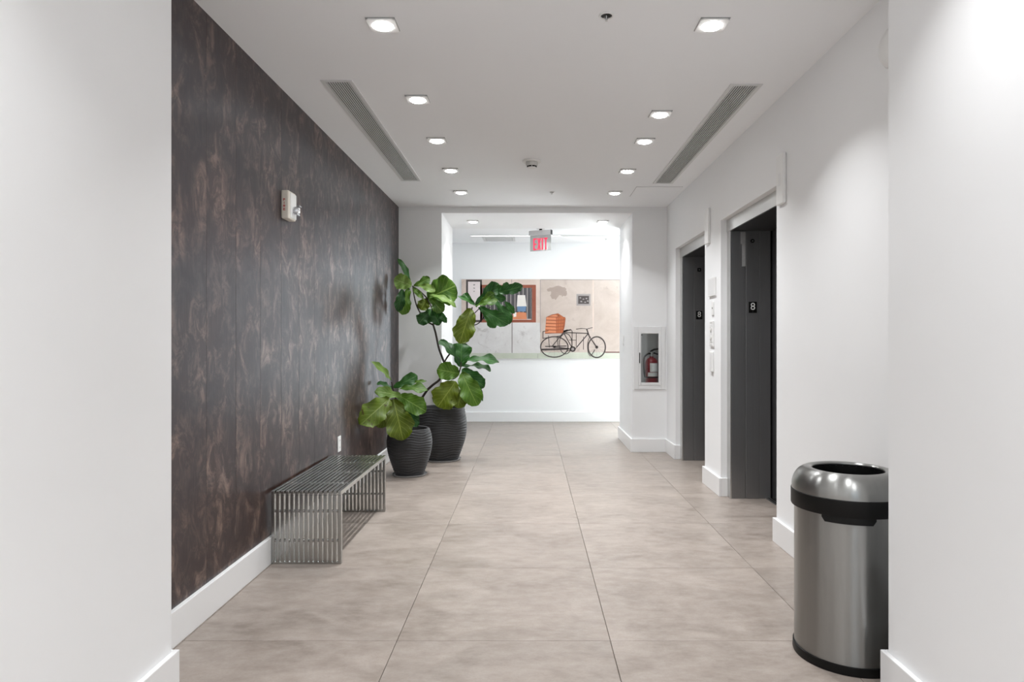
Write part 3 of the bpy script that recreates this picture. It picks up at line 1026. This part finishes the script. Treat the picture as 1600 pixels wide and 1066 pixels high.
lx = -0.106
for ch, w in (('E', 0.046), ('X', 0.052), ('I', 0.022), ('T', 0.050)):
    letter(ch, lx, -0.292, w, 0.158, 0.0175, -0.0062, -0.0045).build('letter', M['exitred'], pn)
    lx += w + 0.012

# ------------------------------------------------------------------ canvas print on the far wall (generic street scene)
CY = YF - 0.035
kc = CY / F
def A(cx, cy):
    return ((710 + cx / 5.926 - PX) * kc, EYE + (PY - 425 - cy / 5.926) * kc)


def flat(name, rgb, **kw):
    return pmat(name, rgb, 0.6, spec=0.2, noise=0.08, nscale=14)


pm = [stained_print('print_pink_plaster', (0.58, 0.47, 0.41), (0.70, 0.59, 0.53), (0.52, 0.42, 0.36), 3.0, 0.6),
      stained_print('print_white_plaster', (0.62, 0.60, 0.59), (0.74, 0.725, 0.72), (0.40, 0.36, 0.35), 2.6, 0.58),
      stained_print('print_pavement', (0.50, 0.54, 0.45), (0.60, 0.62, 0.53), (0.44, 0.46, 0.40), 3.0, 0.62),
      stained_print('print_beige_plaster', (0.48, 0.40, 0.35), (0.61, 0.525, 0.475), (0.40, 0.32, 0.28), 2.4, 0.60),
      flat('print_dark_frame', (0.085, 0.072, 0.070)),
      flat('print_sign_white', (0.78, 0.70, 0.70)),
      flat('print_window_wood', (0.30, 0.095, 0.060)),
      flat('print_window_dark', (0.095, 0.090, 0.095)),
      flat('print_bar', (0.34, 0.31, 0.30)),
      flat('print_orange', (0.66, 0.25, 0.13)),
      flat('print_cloth_white', (0.80, 0.76, 0.72)),
      flat('print_blue', (0.16, 0.26, 0.42)),
      flat('print_basket_dark', (0.33, 0.10, 0.05)),
      flat('print_bike', (0.075, 0.062, 0.060)),
      flat('print_stain', (0.39, 0.315, 0.275)),
      flat('print_line', (0.30, 0.27, 0.26)),
      flat('print_kerb', (0.20, 0.11, 0.10)),
      flat('print_basket_mid', (0.50, 0.15, 0.065))]
t = thing('canvas_print', (0.2, YF, 0.98), 'wide canvas print of a street wall with a parked bicycle, on the far wall', 'picture')
o = t.location
xa, za = A(65, 68)
xb, zb = A(1620, 803)
MB().box(xa, xb, CY, YF - 0.002, zb, za).build('canvas', M['wall'], t, o, 0.001)
pb = MB()
LAY = [0.0]


def layer(): LAY[0] += 0.00025


def q(m, pts):
    pb.mi = m
    y = CY - 0.0004 - LAY[0]
    vs = [(*A(*p),) for p in pts]
    pb.add([(x, y, z) for x, z in vs], [list(range(len(pts)))])


def rc(m, x0, y0, x1, y1): q(m, [(x0, y0), (x0, y1), (x1, y1), (x1, y0)])


def ln(m, x0, y0, x1, y1, w):
    d = math.hypot(x1 - x0, y1 - y0)
    nx, ny = -(y1 - y0) / d * w / 2, (x1 - x0) / d * w / 2
    q(m, [(x0 + nx, y0 + ny), (x1 + nx, y1 + ny), (x1 - nx, y1 - ny), (x0 - nx, y0 - ny)])


def el(m, cx, cy, rx, ry, n=20, jit=0.0):
    rr = [1 + random.uniform(-jit, jit) for _ in range(n)]
    q(m, [(cx + rx * rr[i] * math.cos(2 * PI * i / n), cy + ry * rr[i] * math.sin(2 * PI * i / n)) for i in range(n)])


def ring(m, cx, cy, rx, ry, w, n=36, a0=0, a1=2 * PI):
    for i in range(n):
        a, b = a0 + (a1 - a0) * i / n, a0 + (a1 - a0) * (i + 1) / n
        q(m, [(cx + rx * math.cos(a), cy + ry * math.sin(a)), (cx + rx * math.cos(b), cy + ry * math.sin(b)),
              (cx + (rx - w) * math.cos(b), cy + (ry - w) * math.sin(b)), (cx + (rx - w) * math.cos(a), cy + (ry - w) * math.sin(a))])


rc(0, 65, 68, 795, 470); rc(1, 65, 470, 795, 752); rc(2, 65, 752, 795, 803)
rc(3, 795, 68, 1620, 745); rc(2, 795, 745, 1620, 803)
layer()
ln(15, 531, 70, 531, 470, 4); ln(15, 534, 470, 534, 750, 9); ln(15, 795, 72, 795, 560, 5); ln(15, 800, 72, 1620, 74, 4)
ln(0, 1285, 75, 1285, 560, 14); rc(16, 1395, 738, 1620, 750); ln(15, 772, 760, 772, 800, 3)
rc(4, 108, 72, 255, 465); rc(6, 235, 120, 755, 468)
for cx, cy, rx, ry in ((950, 165, 75, 32), (930, 205, 45, 50), (1005, 195, 40, 30), (880, 165, 25, 16), (985, 170, 55, 38)):
    el(14, cx, cy, rx, ry, 22, 0.22)
    layer()
rc(8, 1130, 205, 1260, 312)
layer()
rc(5, 126, 90, 238, 446); rc(7, 258, 148, 715, 440); rc(4, 1146, 222, 1246, 296)
layer()
for yy in (120, 150, 180, 410): el(8, 182, yy, 8, 7, 8, 0.3)
for x in range(290, 715, 38): rc(8, x, 148, x + 9, 440)
rc(5, 712, 148, 718, 440); rc(5, 540, 436, 715, 443)
for x, y in ((1165, 240), (1195, 252), (1222, 246), (1175, 275), (1210, 280), (1235, 270)): el(8, x, y, 9, 6, 8, 0.2)
layer()
# laundry in the window
q(10, [(585, 215), (655, 215), (668, 320), (578, 322)]); q(9, [(540, 385), (600, 372), (665, 378), (670, 440), (540, 440)])
layer()
q(11, [(580, 320), (664, 318), (660, 366), (584, 366)]); q(10, [(545, 380), (575, 374), (572, 415), (548, 418)])
layer()
# stacked baskets
q(12, [(850, 420), (900, 396), (960, 384), (1030, 430), (1022, 500), (1005, 568), (840, 572)])
layer()
for i in range(5):
    y0 = 420 + i * 30
    x0 = 853 - i * 3
    x1 = 1028 - i * 6
    q(9, [(x0, y0), (940, y0 + 4), (942, y0 + 25), (x0 - 3, y0 + 22)])
    q(17, [(945, y0 + 4), (x1, y0 - 2), (x1 - 6, y0 + 20), (945, y0 + 25)])
q(9, [(872, 412), (930, 396), (985, 402), (940, 416)]); q(17, [(935, 394), (965, 388), (1026, 428), (985, 420)])
layer()
for x in (965, 990, 1010): ln(12, x, 430, x - 6, 560, 4)
# bicycle
ring(13, 925, 695, 132, 100, 10); ring(13, 1030, 665, 62, 98, 7); ring(13, 1318, 697, 86, 102, 12); ring(13, 1262, 690, 32, 92, 6, 20, PI * 0.5, PI * 1.5)
layer()
for i in range(12):
    a = 2 * PI * i / 12
    ln(15, 925, 695, 925 + 120 * math.cos(a), 695 + 90 * math.sin(a), 1.5)
    ln(15, 1318, 697, 1318 + 76 * math.cos(a), 697 + 92 * math.sin(a), 1.5)
layer()
for s in ((820, 550, 820, 620, 6), (820, 552, 870, 545, 6), (820, 615, 1000, 590, 6), (800, 720, 1060, 712, 16), (840, 690, 1040, 686, 8),
          (905, 690, 1010, 560, 8), (1010, 560, 1240, 570, 8), (1240, 570, 1130, 700, 9), (1010, 560, 1095, 715, 8), (925, 695, 1095, 715, 7),
          (1090, 545, 1090, 700, 6), (1128, 570, 1128, 690, 5), (1050, 540, 1010, 552, 16), (1010, 552, 1080, 535, 12), (1080, 535, 1090, 550, 6),
          (1225, 530, 1250, 600, 11), (1250, 600, 1318, 697, 9), (1225, 530, 1280, 515, 6), (1225, 528, 1180, 524, 5), (1180, 524, 1125, 530, 6),
          (1195, 600, 1195, 720, 5), (1060, 632, 1125, 632, 5), (950, 600, 960, 690, 6), (870, 590, 880, 700, 6), (1040, 735, 1130, 705, 6), (1270, 770, 1300, 720, 7)):
    ln(13, *s)
el(13, 1095, 715, 28, 26, 16); el(13, 925, 695, 12, 10, 12); el(13, 1318, 697, 14, 14, 12)
layer()
el(15, 1095, 715, 14, 13, 12)
pb.build('print', pm, t, o)

# ------------------------------------------------------------------ strobe and outlet on the dark wall
t = thing('fire_strobe', (XL, 4.06, 2.08), 'cream fire alarm strobe with red lettering high on the dark wall', 'strobe')
o = t.location
MB().box(XL, XL + 0.046, 3.995, 4.125, 1.995, 2.165).build('housing', M['cream'], t, o, 0.009, seg=3)
MB().box(XL + 0.044, XL + 0.050, 4.02, 4.12, 2.005, 2.155).build('face_plate', M['white_plastic'], t, o, 0.003)
st = MB().lathe([(0.0005, 0.0), (0.024, 0.0), (0.024, 0.022), (0.018, 0.032), (0.0005, 0.034)], (XL + 0.05, 4.075, 2.055), 24, 'x').build('strobe_lens', M['strobe'], t, o, smooth=True)
MB().box(XL + 0.072, XL + 0.090, 4.055, 4.095, 2.077, 2.083).build('reflector_fin', M['strobe'], st, o)
MB().box(XL + 0.050, XL + 0.078, 4.05, 4.10, 2.026, 2.036).build('reflector_fin', M['strobe'], st, o)
zz = 2.118
for ch, w in (('F', 0.012), ('I', 0.012), ('R', 0.012), ('E', 0.012)):
    zz -= 0.019
    letter(ch, XL + 0.014, zz, w, 0.0145, 0.0035, 3.9942, 3.9955).build('letter', M['redprint'], t, o)

t = thing('wall_outlet', (XL, 5.21, 0.46), 'white wall outlet on the dark wall above the bench', 'outlet')
o = t.location
MB().box(XL, XL + 0.006, 5.172, 5.248, 0.40, 0.52).build('plate', M['white_plastic'], t, o, 0.002)
for dz in (0.027, -0.027):
    rcp = MB().box(XL + 0.0055, XL + 0.008, 5.193, 5.227, 0.46 + dz - 0.017, 0.46 + dz + 0.017).build('receptacle', M['white_plastic'], t, o, 0.001)
    for dy in (-0.008, 0.008):
        MB().box(XL + 0.0075, XL + 0.0083, 5.21 + dy - 0.0012, 5.21 + dy + 0.0012, 0.46 + dz - 0.006, 0.46 + dz + 0.006).build('slot', M['black'], rcp, o)

# round white alarm on the elevator wall, half hidden by the right foreground wall
t = thing('round_wall_alarm', (XR, 2.85, 2.52), 'round white alarm cover high on the wall, half hidden by the right foreground wall', 'alarm')
o = t.location
MB().lathe([(0.0005, 0), (0.085, 0), (0.085, -0.012), (0.070, -0.032), (0.045, -0.042), (0.0005, -0.045)], (XR, 2.85, 2.52), 40, 'x').build('cover', M['white_plastic'], t, o, smooth=True)
MB().lathe([(0.086, -0.001), (0.092, -0.001), (0.092, -0.007), (0.086, -0.009)], (XR, 2.85, 2.52), 40, 'x').build('mounting_ring', M['white_metal'], t, o, smooth=True)

# ------------------------------------------------------------------ slatted steel bench
BX0, BX1, BY0, BY1, BZ = -1.463, -1.068, 3.79, 4.965, 0.415
t = thing('slatted_bench', ((BX0 + BX1) / 2, (BY0 + BY1) / 2, 0), 'stainless steel slatted bench along the dark wall', 'bench')
o = t.location
NS = 15
sw, sd = 0.0172, 0.026
pitch = (BX1 - BX0 - sw) / (NS - 1)
protos = None
for i in range(NS):
    x = BX0 + sw / 2 + i * pitch
    if protos is None:
        hy = (BY1 - BY0) / 2
        protos = [('seat_slat', MB().box(-sw / 2, sw / 2, -hy, hy, BZ - sd, BZ).build('seat_slat', M['steel_bench'], t, bevel=0.0012, seg=1)),
                  ('leg_slat', MB().box(-sw / 2, sw / 2, -hy, -hy + sd, 0.010, BZ - sd).build('leg_slat', M['steel_bench'], t, bevel=0.0012, seg=1)),
                  ('leg_slat', MB().box(-sw / 2, sw / 2, hy - sd, hy, 0.010, BZ - sd).build('leg_slat', M['steel_bench'], t, bevel=0.0012, seg=1))]
        for _, p in protos: p.location = (x - o.x, 0, 0)
    else:
        for nm, p in protos: inst(p, nm, (x - o.x, 0, 0), t)
for y0, y1 in ((BY0, BY0 + sd), (BY1 - sd, BY1)):
    MB().box(BX0, BX1, y0, y1, 0.0, 0.011).build('foot_rail', M['steel_bench'], t, o, 0.001)
    for z in (0.132, 0.298):
        ym = (y0 + y1) / 2
        MB().tube([(BX0 + 0.004, ym, z), (BX1 - 0.004, ym, z)], 0.008, 10).build('spacer_rod', M['steel_bench'], t, o, smooth=True)
for y in (BY0 + 0.25, (BY0 + BY1) / 2, BY1 - 0.25):
    MB().tube([(BX0 + 0.004, y, BZ - sd / 2), (BX1 - 0.004, y, BZ - sd / 2)], 0.006, 10).build('spacer_rod', M['steel_bench'], t, o, smooth=True)

# ------------------------------------------------------------------ trash can
tx, ty = 1.288, 2.715
t = thing('trash_can', (tx, ty, 0), 'round brushed stainless steel trash can with a black band and open top', 'trash can')
o = t.location
RB = 0.203
MB().lathe([(0.001, 0), (RB + 0.004, 0), (RB + 0.006, 0.006), (RB + 0.005, 0.034), (RB - 0.002, 0.036)], (tx, ty, 0), 72).build('base_ring', M['black'], t, o, smooth=True)
MB().lathe([(RB, 0.030), (RB, 0.61)], (tx, ty, 0), 96).build('body', M['steel_can'], t, o, smooth=True)
MB().lathe([(RB - 0.004, 0.598), (RB + 0.011, 0.598), (RB + 0.013, 0.602), (RB + 0.013, 0.660), (RB + 0.009, 0.664), (RB - 0.01, 0.664)], (tx, ty, 0), 96).build('rim_band', M['black'], t, o, smooth=True)
prof = [(RB + 0.010, 0.662)]
for k_ in range(0, 13):
    a = k_ / 12 * PI / 2
    prof.append((0.148 + (RB + 0.010 - 0.148) * math.cos(a) ** 0.9, 0.668 + 0.083 * math.sin(a)))
prof += [(0.140, 0.7505), (0.135, 0.746), (0.134, 0.735)]
MB().lathe(prof, (tx, ty, 0), 96).build('dome_lid', M['steel_can'], t, o, smooth=True)
MB().lathe([(0.134, 0.742), (0.134, 0.55), (0.001, 0.55)], (tx, ty, 0), 64).build('inner_liner', M['black'], t, o, smooth=True)
# tab under the band, facing the viewer
b = MB()
n = 16
dirv = math.atan2(-ty, -tx + 0.05)
vs, fs = [], []
for i in range(n + 1):
    a = dirv - 0.46 + 0.92 * i / n
    tp = min(1.0, min(i, n - i) / 1.5 + 0.35)
    for r_ in (RB, RB + 0.010):
        for z in (0.599, 0.599 - 0.026 * tp):
            vs.append((tx + r_ * math.cos(a), ty + r_ * math.sin(a), z))
for i in range(n):
    a, c = i * 4, i * 4 + 4
    fs += [(a + 2, c + 2, c + 3, a + 3), (a + 1, a + 3, c + 3, c + 1), (a, a + 1, c + 1, c), (a, c, c + 2, a + 2)]
fs += [(0, 2, 3, 1), (n * 4, n * 4 + 1, n * 4 + 3, n * 4 + 2)]
b.add(vs, fs).build('grip_tab', M['black'], t, o, smooth=True)

# ------------------------------------------------------------------ potted fiddle-leaf figs
LEAF_W = {'round': [(0, .05), (.05, .34), (.18, .62), (.35, .80), (.55, .97), (.70, 1.0), (.85, .82), (.95, .48), (1, .10)],
          'fiddle': [(0, .04), (.06, .26), (.2, .46), (.38, .52), (.55, .82), (.72, 1.0), (.86, .85), (.95, .5), (1, .10)],
          'narrow': [(0, .10), (.1, .45), (.3, .8), (.55, 1.0), (.75, .9), (.9, .55), (1, .05)]}


def leaf(parent, o, base, tip, w, depth, dd=-0.06, mat='leafm', shape='fiddle', arch=0.10, up=1, wave=0.11, petiole=None):
    """leaf from a base to a tip point; w = its breadth across, measured square to the line of sight"""
    Yb = depth
    Yt = depth + dd
    B, Tp = P(*base, Yb), P(*tip, Yt)
    L = Tp - B
    ln_ = L.length
    wapp = w * depth / F
    wreal = max(wapp, 0.42 * ln_) if shape != 'narrow' else max(wapp, 0.26 * ln_)
    roll = math.acos(max(0.0, min(1.0, wapp / wreal)))
    l = L.normalized()
    view = Vector((B.x, B.y, B.z - EYE)).normalized()
    n0 = (-view - l * (-view).dot(l)).normalized()
    side = l.cross(n0).normalized()
    # roll the face upwards
    cand = [n0 * math.cos(roll) + side * math.sin(roll), n0 * math.cos(roll) - side * math.sin(roll)]
    N = max(cand, key=lambda q: q.z * up)
    S = l.cross(N).normalized()
    nu, nv = 22, 10
    tab = LEAF_W[shape]
    ph = random.uniform(0, 6.28)
    ph2 = random.uniform(0, 6.28)
    vs, fs, uvs = [], [], []
    for i in range(nu + 1):
        u = i / nu
        hw = interp(tab, u) * wreal / 2
        c = B + L * u + N * (arch * ln_ * 4 * u * (1 - u))
        for j in range(nv + 1):
            s = -1 + 2 * j / nv
            edge = abs(s) ** 2
            off = (0.10 * edge * hw * 2 + wave * wreal * edge * math.sin(u * 15 + ph + (2 if s > 0 else 0)))
            wob = 1 + (0.07 * math.sin(u * 17 + ph2 + s * 2) + 0.035 * math.sin(u * 31 + ph + s)) * edge
            vs.append(c + S * (s * hw * wob) + N * off)
            uvs.append((u, 0.5 + s * 0.5))
    for i in range(nu):
        for j in range(nv):
            a = i * (nv + 1) + j
            fs.append((a, a + 1, a + nv + 2, a + nv + 1))
    me = bpy.data.meshes.new('leaf')
    me.from_pydata([tuple(v - o) for v in vs], [], fs)
    ul = me.uv_layers.new(name='UVMap')
    for lp in me.loops: ul.data[lp.index].uv = uvs[lp.vertex_index]
    me.materials.append(M[mat])
    for p in me.polygons: p.use_smooth = True
    ob = bpy.data.objects.new('leaf', me)
    COL.objects.link(ob)
    ob.parent = parent
    if petiole is not None:
        J = P(*petiole[:2], petiole[2])
        b = MB().tube(polyline([J, (J + B) / 2 + Vector((0, 0, 0.01)), B + l * 0.01], 3), [0.0042] * 7, 6)
        b.build('petiole', M['petiole'], ob, o, smooth=True)
    return ob


def pot(parent, o, c, prof, nridge):
    rows = []
    n = 150
    z1 = prof[-1][1]
    amp = 0.0048
    for i in range(n + 1):
        z = prof[0][1] + (z1 - prof[0][1]) * i / n
        r = interp_lin(prof, z)
        rows.append((r, z))
    def fn(r, h, a, j):
        if j > n: return r
        f = min(1, (z1 - h) / 0.02) * min(1, h / 0.02)
        p_ = h / z1 * nridge + 0.35 * math.sin(3 * a + h * 9) + 0.2 * math.sin(7 * a - h * 14)
        return r + amp * f * (abs(math.sin(p_ * PI)) - 0.5)
    rr = rows[-1][0]
    rows2 = rows + [(rr - 0.008, z1 + 0.004), (rr - 0.022, z1), (rr - 0.026, z1 - 0.03), (rr - 0.03, z1 - 0.09)]
    MB().lathe(rows2, c, 72, fn=fn, cap0=True).build('pot', M['pot'], parent, o, smooth=True)
    b = MB()
    vs = [(c[0], c[1], c[2] + z1 - 0.045)]
    fs = []
    m_ = 28
    for k_, f in enumerate((0.5, 1.0)):
        for i in range(m_):
            a = 2 * PI * i / m_
            vs.append((c[0] + (rr - 0.024) * f * math.cos(a), c[1] + (rr - 0.024) * f * math.sin(a), c[2] + z1 - 0.05 + random.uniform(-.006, .006)))
    for i in range(m_):
        j = (i + 1) % m_
        fs.append((0, 1 + i, 1 + j))
        fs.append((1 + i, 1 + m_ + i, 1 + m_ + j, 1 + j))
    b.add(vs, fs).build('soil', M['soil'], parent, o, smooth=True)


def interp_lin(prof, z):
    # smooth profile through (r, z) points
    n = len(prof)
    for i in range(n - 1):
        if z <= prof[i + 1][1] or i == n - 2:
            p0 = prof[max(i - 1, 0)]; p1 = prof[i]; p2 = prof[i + 1]; p3 = prof[min(i + 2, n - 1)]
            t = (z - p1[1]) / (p2[1] - p1[1])
            m1 = (p2[0] - p0[0]) / max(1e-6, p2[1] - p0[1]) * (p2[1] - p1[1])
            m2 = (p3[0] - p1[0]) / max(1e-6, p3[1] - p1[1]) * (p2[1] - p1[1])
            return (2 * t**3 - 3 * t**2 + 1) * p1[0] + (t**3 - 2 * t**2 + t) * m1 + (-2 * t**3 + 3 * t**2) * p2[0] + (t**3 - t**2) * m2


def saucer(parent, o, c, r):
    MB().lathe([(0.001, 0), (r - 0.012, 0), (r, 0.016), (r - 0.004, 0.017), (r - 0.016, 0.006), (0.001, 0.006)], c, 48).build('saucer', M['saucer'], parent, o, smooth=True)


def stem(parent, o, pts, r0, r1, name='branch'):
    pl = polyline([P(*q) for q in pts], 5)
    n = len(pl)
    MB().tube(pl, [r0 + (r1 - r0) * i / (n - 1) for i in range(n)], 8).build(name, M['bark'], parent, o, smooth=True)


# large fig in the corner
gx, gy = -0.928, 7.10
t = thing('potted_fig_tree', (gx, gy, 0), 'tall fiddle-leaf fig in a large ribbed charcoal pot by the passage', 'plant')
o = t.location
saucer(t, o, (gx, gy, 0), 0.20)
pot(t, o, (gx, gy, 0.006), [(0.165, 0.0), (0.205, 0.10), (0.245, 0.23), (0.258, 0.36), (0.245, 0.48), (0.232, 0.552)], 21)
D = 7.1
stem(t, o, [(672, 648, 7.12), (659, 628, 7.08), (666, 612, 7.04), (676, 602, 7.0), (687, 593, 6.99), (694, 578, 7.0), (693.5, 566, 7.02), (686, 545, 7.05), (681, 522, 7.08), (677, 508, 7.1)], 0.014, 0.010, 'trunk')
stem(t, o, [(677, 508, 7.1), (664, 500, 7.1), (652, 480, 7.12), (647, 462, 7.13), (645, 449, 7.14)], 0.009, 0.006)
stem(t, o, [(677, 510, 7.1), (677, 490, 7.1), (669, 469, 7.12), (656, 455, 7.13), (644, 447, 7.15)], 0.009, 0.006)
stem(t, o, [(693.5, 567, 7.02), (702, 554, 7.0), (716, 538, 6.99), (727, 518, 6.98), (734, 498, 6.96), (738, 480, 6.95)], 0.009, 0.006)
stem(t, o, [(732, 504, 6.97), (740, 508, 6.96), (748, 505, 6.94), (756, 496, 6.93), (766, 480, 6.92)], 0.006, 0.004)
stem(t, o, [(735, 495, 6.96), (742, 489, 6.95), (750, 481, 6.94)], 0.006, 0.004)
stem(t, o, [(693, 578, 7.0), (704, 592, 6.95), (714, 588, 6.9), (719, 577, 6.87), (721, 566, 6.87)], 0.010, 0.006)
Ls = [
    # cluster at the wall
    ((640, 442), (621, 404), 9, 7.17, 0.0, 'leafd', 'narrow'), ((643, 446), (616, 436), 25, 7.12, -0.06, 'leafp', 'round'),
    ((639, 449), (628, 492), 22, 7.12, -0.05, 'leafm', 'fiddle'), ((629, 452), (622, 487), 16, 7.05, -0.02, 'leafd', 'round'),
    ((650, 445), (680, 455), 13, 7.05, -0.05, 'leafp', 'fiddle'), ((668, 466), (712, 446), 47, 7.14, 0.03, 'leafm', 'round'),
    ((646, 447), (672, 435), 15, 7.17, 0.05, 'leafm', 'fiddle'), ((668, 467), (657, 484), 20, 7.14, -0.02, 'leafy', 'round'),
    ((671, 464), (692, 488), 20, 7.05, -0.05, 'leafm', 'fiddle'), ((671, 461), (713, 480), 8, 7.03, -0.04, 'leafp', 'narrow'),
    ((669, 489), (654, 506), 21, 7.08, -0.05, 'leafd', 'round'), ((673, 483), (667, 504), 19, 7.10, -0.02, 'leafd', 'round'),
    ((676, 485), (687, 508), 18, 7.06, -0.03, 'leafd', 'round'), ((685, 486), (698, 505), 10, 7.04, -0.03, 'leafd', 'narrow'),
    ((645, 450), (662, 467), 9, 7.10, -0.04, 'leafp', 'narrow'),
    # cluster in front of the picture
    ((736, 482), (718, 537), 33, 6.95, -0.05, 'leafy', 'round'), ((742, 478), (714, 463), 6, 6.93, -0.05, 'leafd', 'narrow'),
    ((742, 476), (724, 459), 12, 6.96, 0.03, 'leafd', 'fiddle'), ((742, 477), (779, 443), 22, 6.95, 0.06, 'leafd', 'fiddle'),
    ((743, 479), (778, 470), 13, 6.88, -0.08, 'leafm', 'fiddle'), ((748, 480), (794, 507), 24, 6.88, -0.08, 'leafd', 'fiddle'),
    ((770, 467), (797, 506), 19, 6.93, -0.04, 'leafd', 'fiddle'), ((751, 482), (774, 513), 16, 6.94, -0.02, 'leafd', 'fiddle'),
    ((755, 467), (786, 449), 17, 6.97, 0.05, 'leafd', 'fiddle'), ((780, 457), (817, 447), 17, 6.92, -0.03, 'leafd', 'round'),
    ((778, 457), (795, 443), 11, 6.98, 0.04, 'leafd', 'fiddle'), ((789, 471), (804, 490), 11, 6.95, 0.02, 'leafd', 'narrow'),
    ((768, 462), (790, 468), 12, 6.95, 0.0, 'leafd', 'fiddle'), ((752, 470), (772, 458), 14, 6.9, -0.02, 'leafm', 'fiddle'),
    # low cluster over the pot
    ((718, 584), (683, 577), 29, 6.80, -0.07, 'leafm', 'round'), ((719, 573), (687, 532), 15, 6.88, 0.04, 'leafd', 'fiddle'),
    ((720, 573), (722, 535), 31, 6.92, 0.08, 'leafd', 'round'), ((722, 566), (780, 567), 13, 6.85, -0.05, 'leafd', 'fiddle'),
    ((723, 573), (767, 579), 9, 6.88, 0.0, 'leafd', 'fiddle'), ((722, 577), (757, 605), 24, 6.87, -0.04, 'leafd', 'round'),
    ((721, 582), (746, 634), 33, 6.80, -0.06, 'leafm', 'round'), ((727, 581), (754, 627), 13, 6.83, 0.0, 'leafd', 'narrow'),
    ((712, 596), (684, 636), 42, 6.80, -0.04, 'leafy', 'round'), ((722, 608), (715, 638), 25, 6.81, -0.02, 'leafy', 'round'),
]
for L_ in Ls:
    leaf(t, o, *L_)

# smaller fig between bench and tall fig
sx, sy = -1.132, 6.30
t = thing('potted_fig_tree', (sx, sy, 0), 'short fiddle-leaf fig in a small ribbed charcoal pot beside the bench', 'plant')
o = t.location
saucer(t, o, (sx, sy, 0), 0.165)
pot(t, o, (sx, sy, 0.006), [(0.130, 0.0), (0.160, 0.08), (0.195, 0.19), (0.210, 0.29), (0.203, 0.37), (0.186, 0.432)], 18)
stem(t, o, [(641, 676, 6.32), (634, 656, 6.3), (622, 632, 6.26), (614, 608, 6.25), (612, 597, 6.25)], 0.012, 0.006, 'trunk')
Ss = [
    ((611, 595), (579, 565), 9, 6.22, -0.16, 'leafp', 'narrow'), ((614, 606), (652, 587), 20, 6.27, 0.05, 'leafd', 'fiddle'),
    ((620, 609), (668, 611), 14, 6.22, -0.04, 'leafm', 'fiddle'), ((645, 598), (667, 596), 5, 6.30, 0.0, 'leafm', 'narrow'),
    ((614, 608), (589, 599), 8, 6.28, 0.04, 'leafd', 'fiddle'), ((630, 621), (586, 611), 19, 6.10, -0.14, 'leafp', 'fiddle'),
    ((608, 623), (563, 664), 38, 5.98, -0.22, 'leafb', 'round'), ((613, 625), (590, 668), 30, 6.12, -0.05, 'leafy', 'round'),
    ((615, 624), (630, 688), 43, 6.06, -0.06, 'leafy', 'round'), ((624, 618), (666, 643), 30, 6.10, -0.04, 'leafm', 'round'),
    ((632, 632), (652, 667), 20, 6.10, -0.03, 'leafd', 'round'),
]
for L_ in Ss:
    leaf(t, o, *L_)
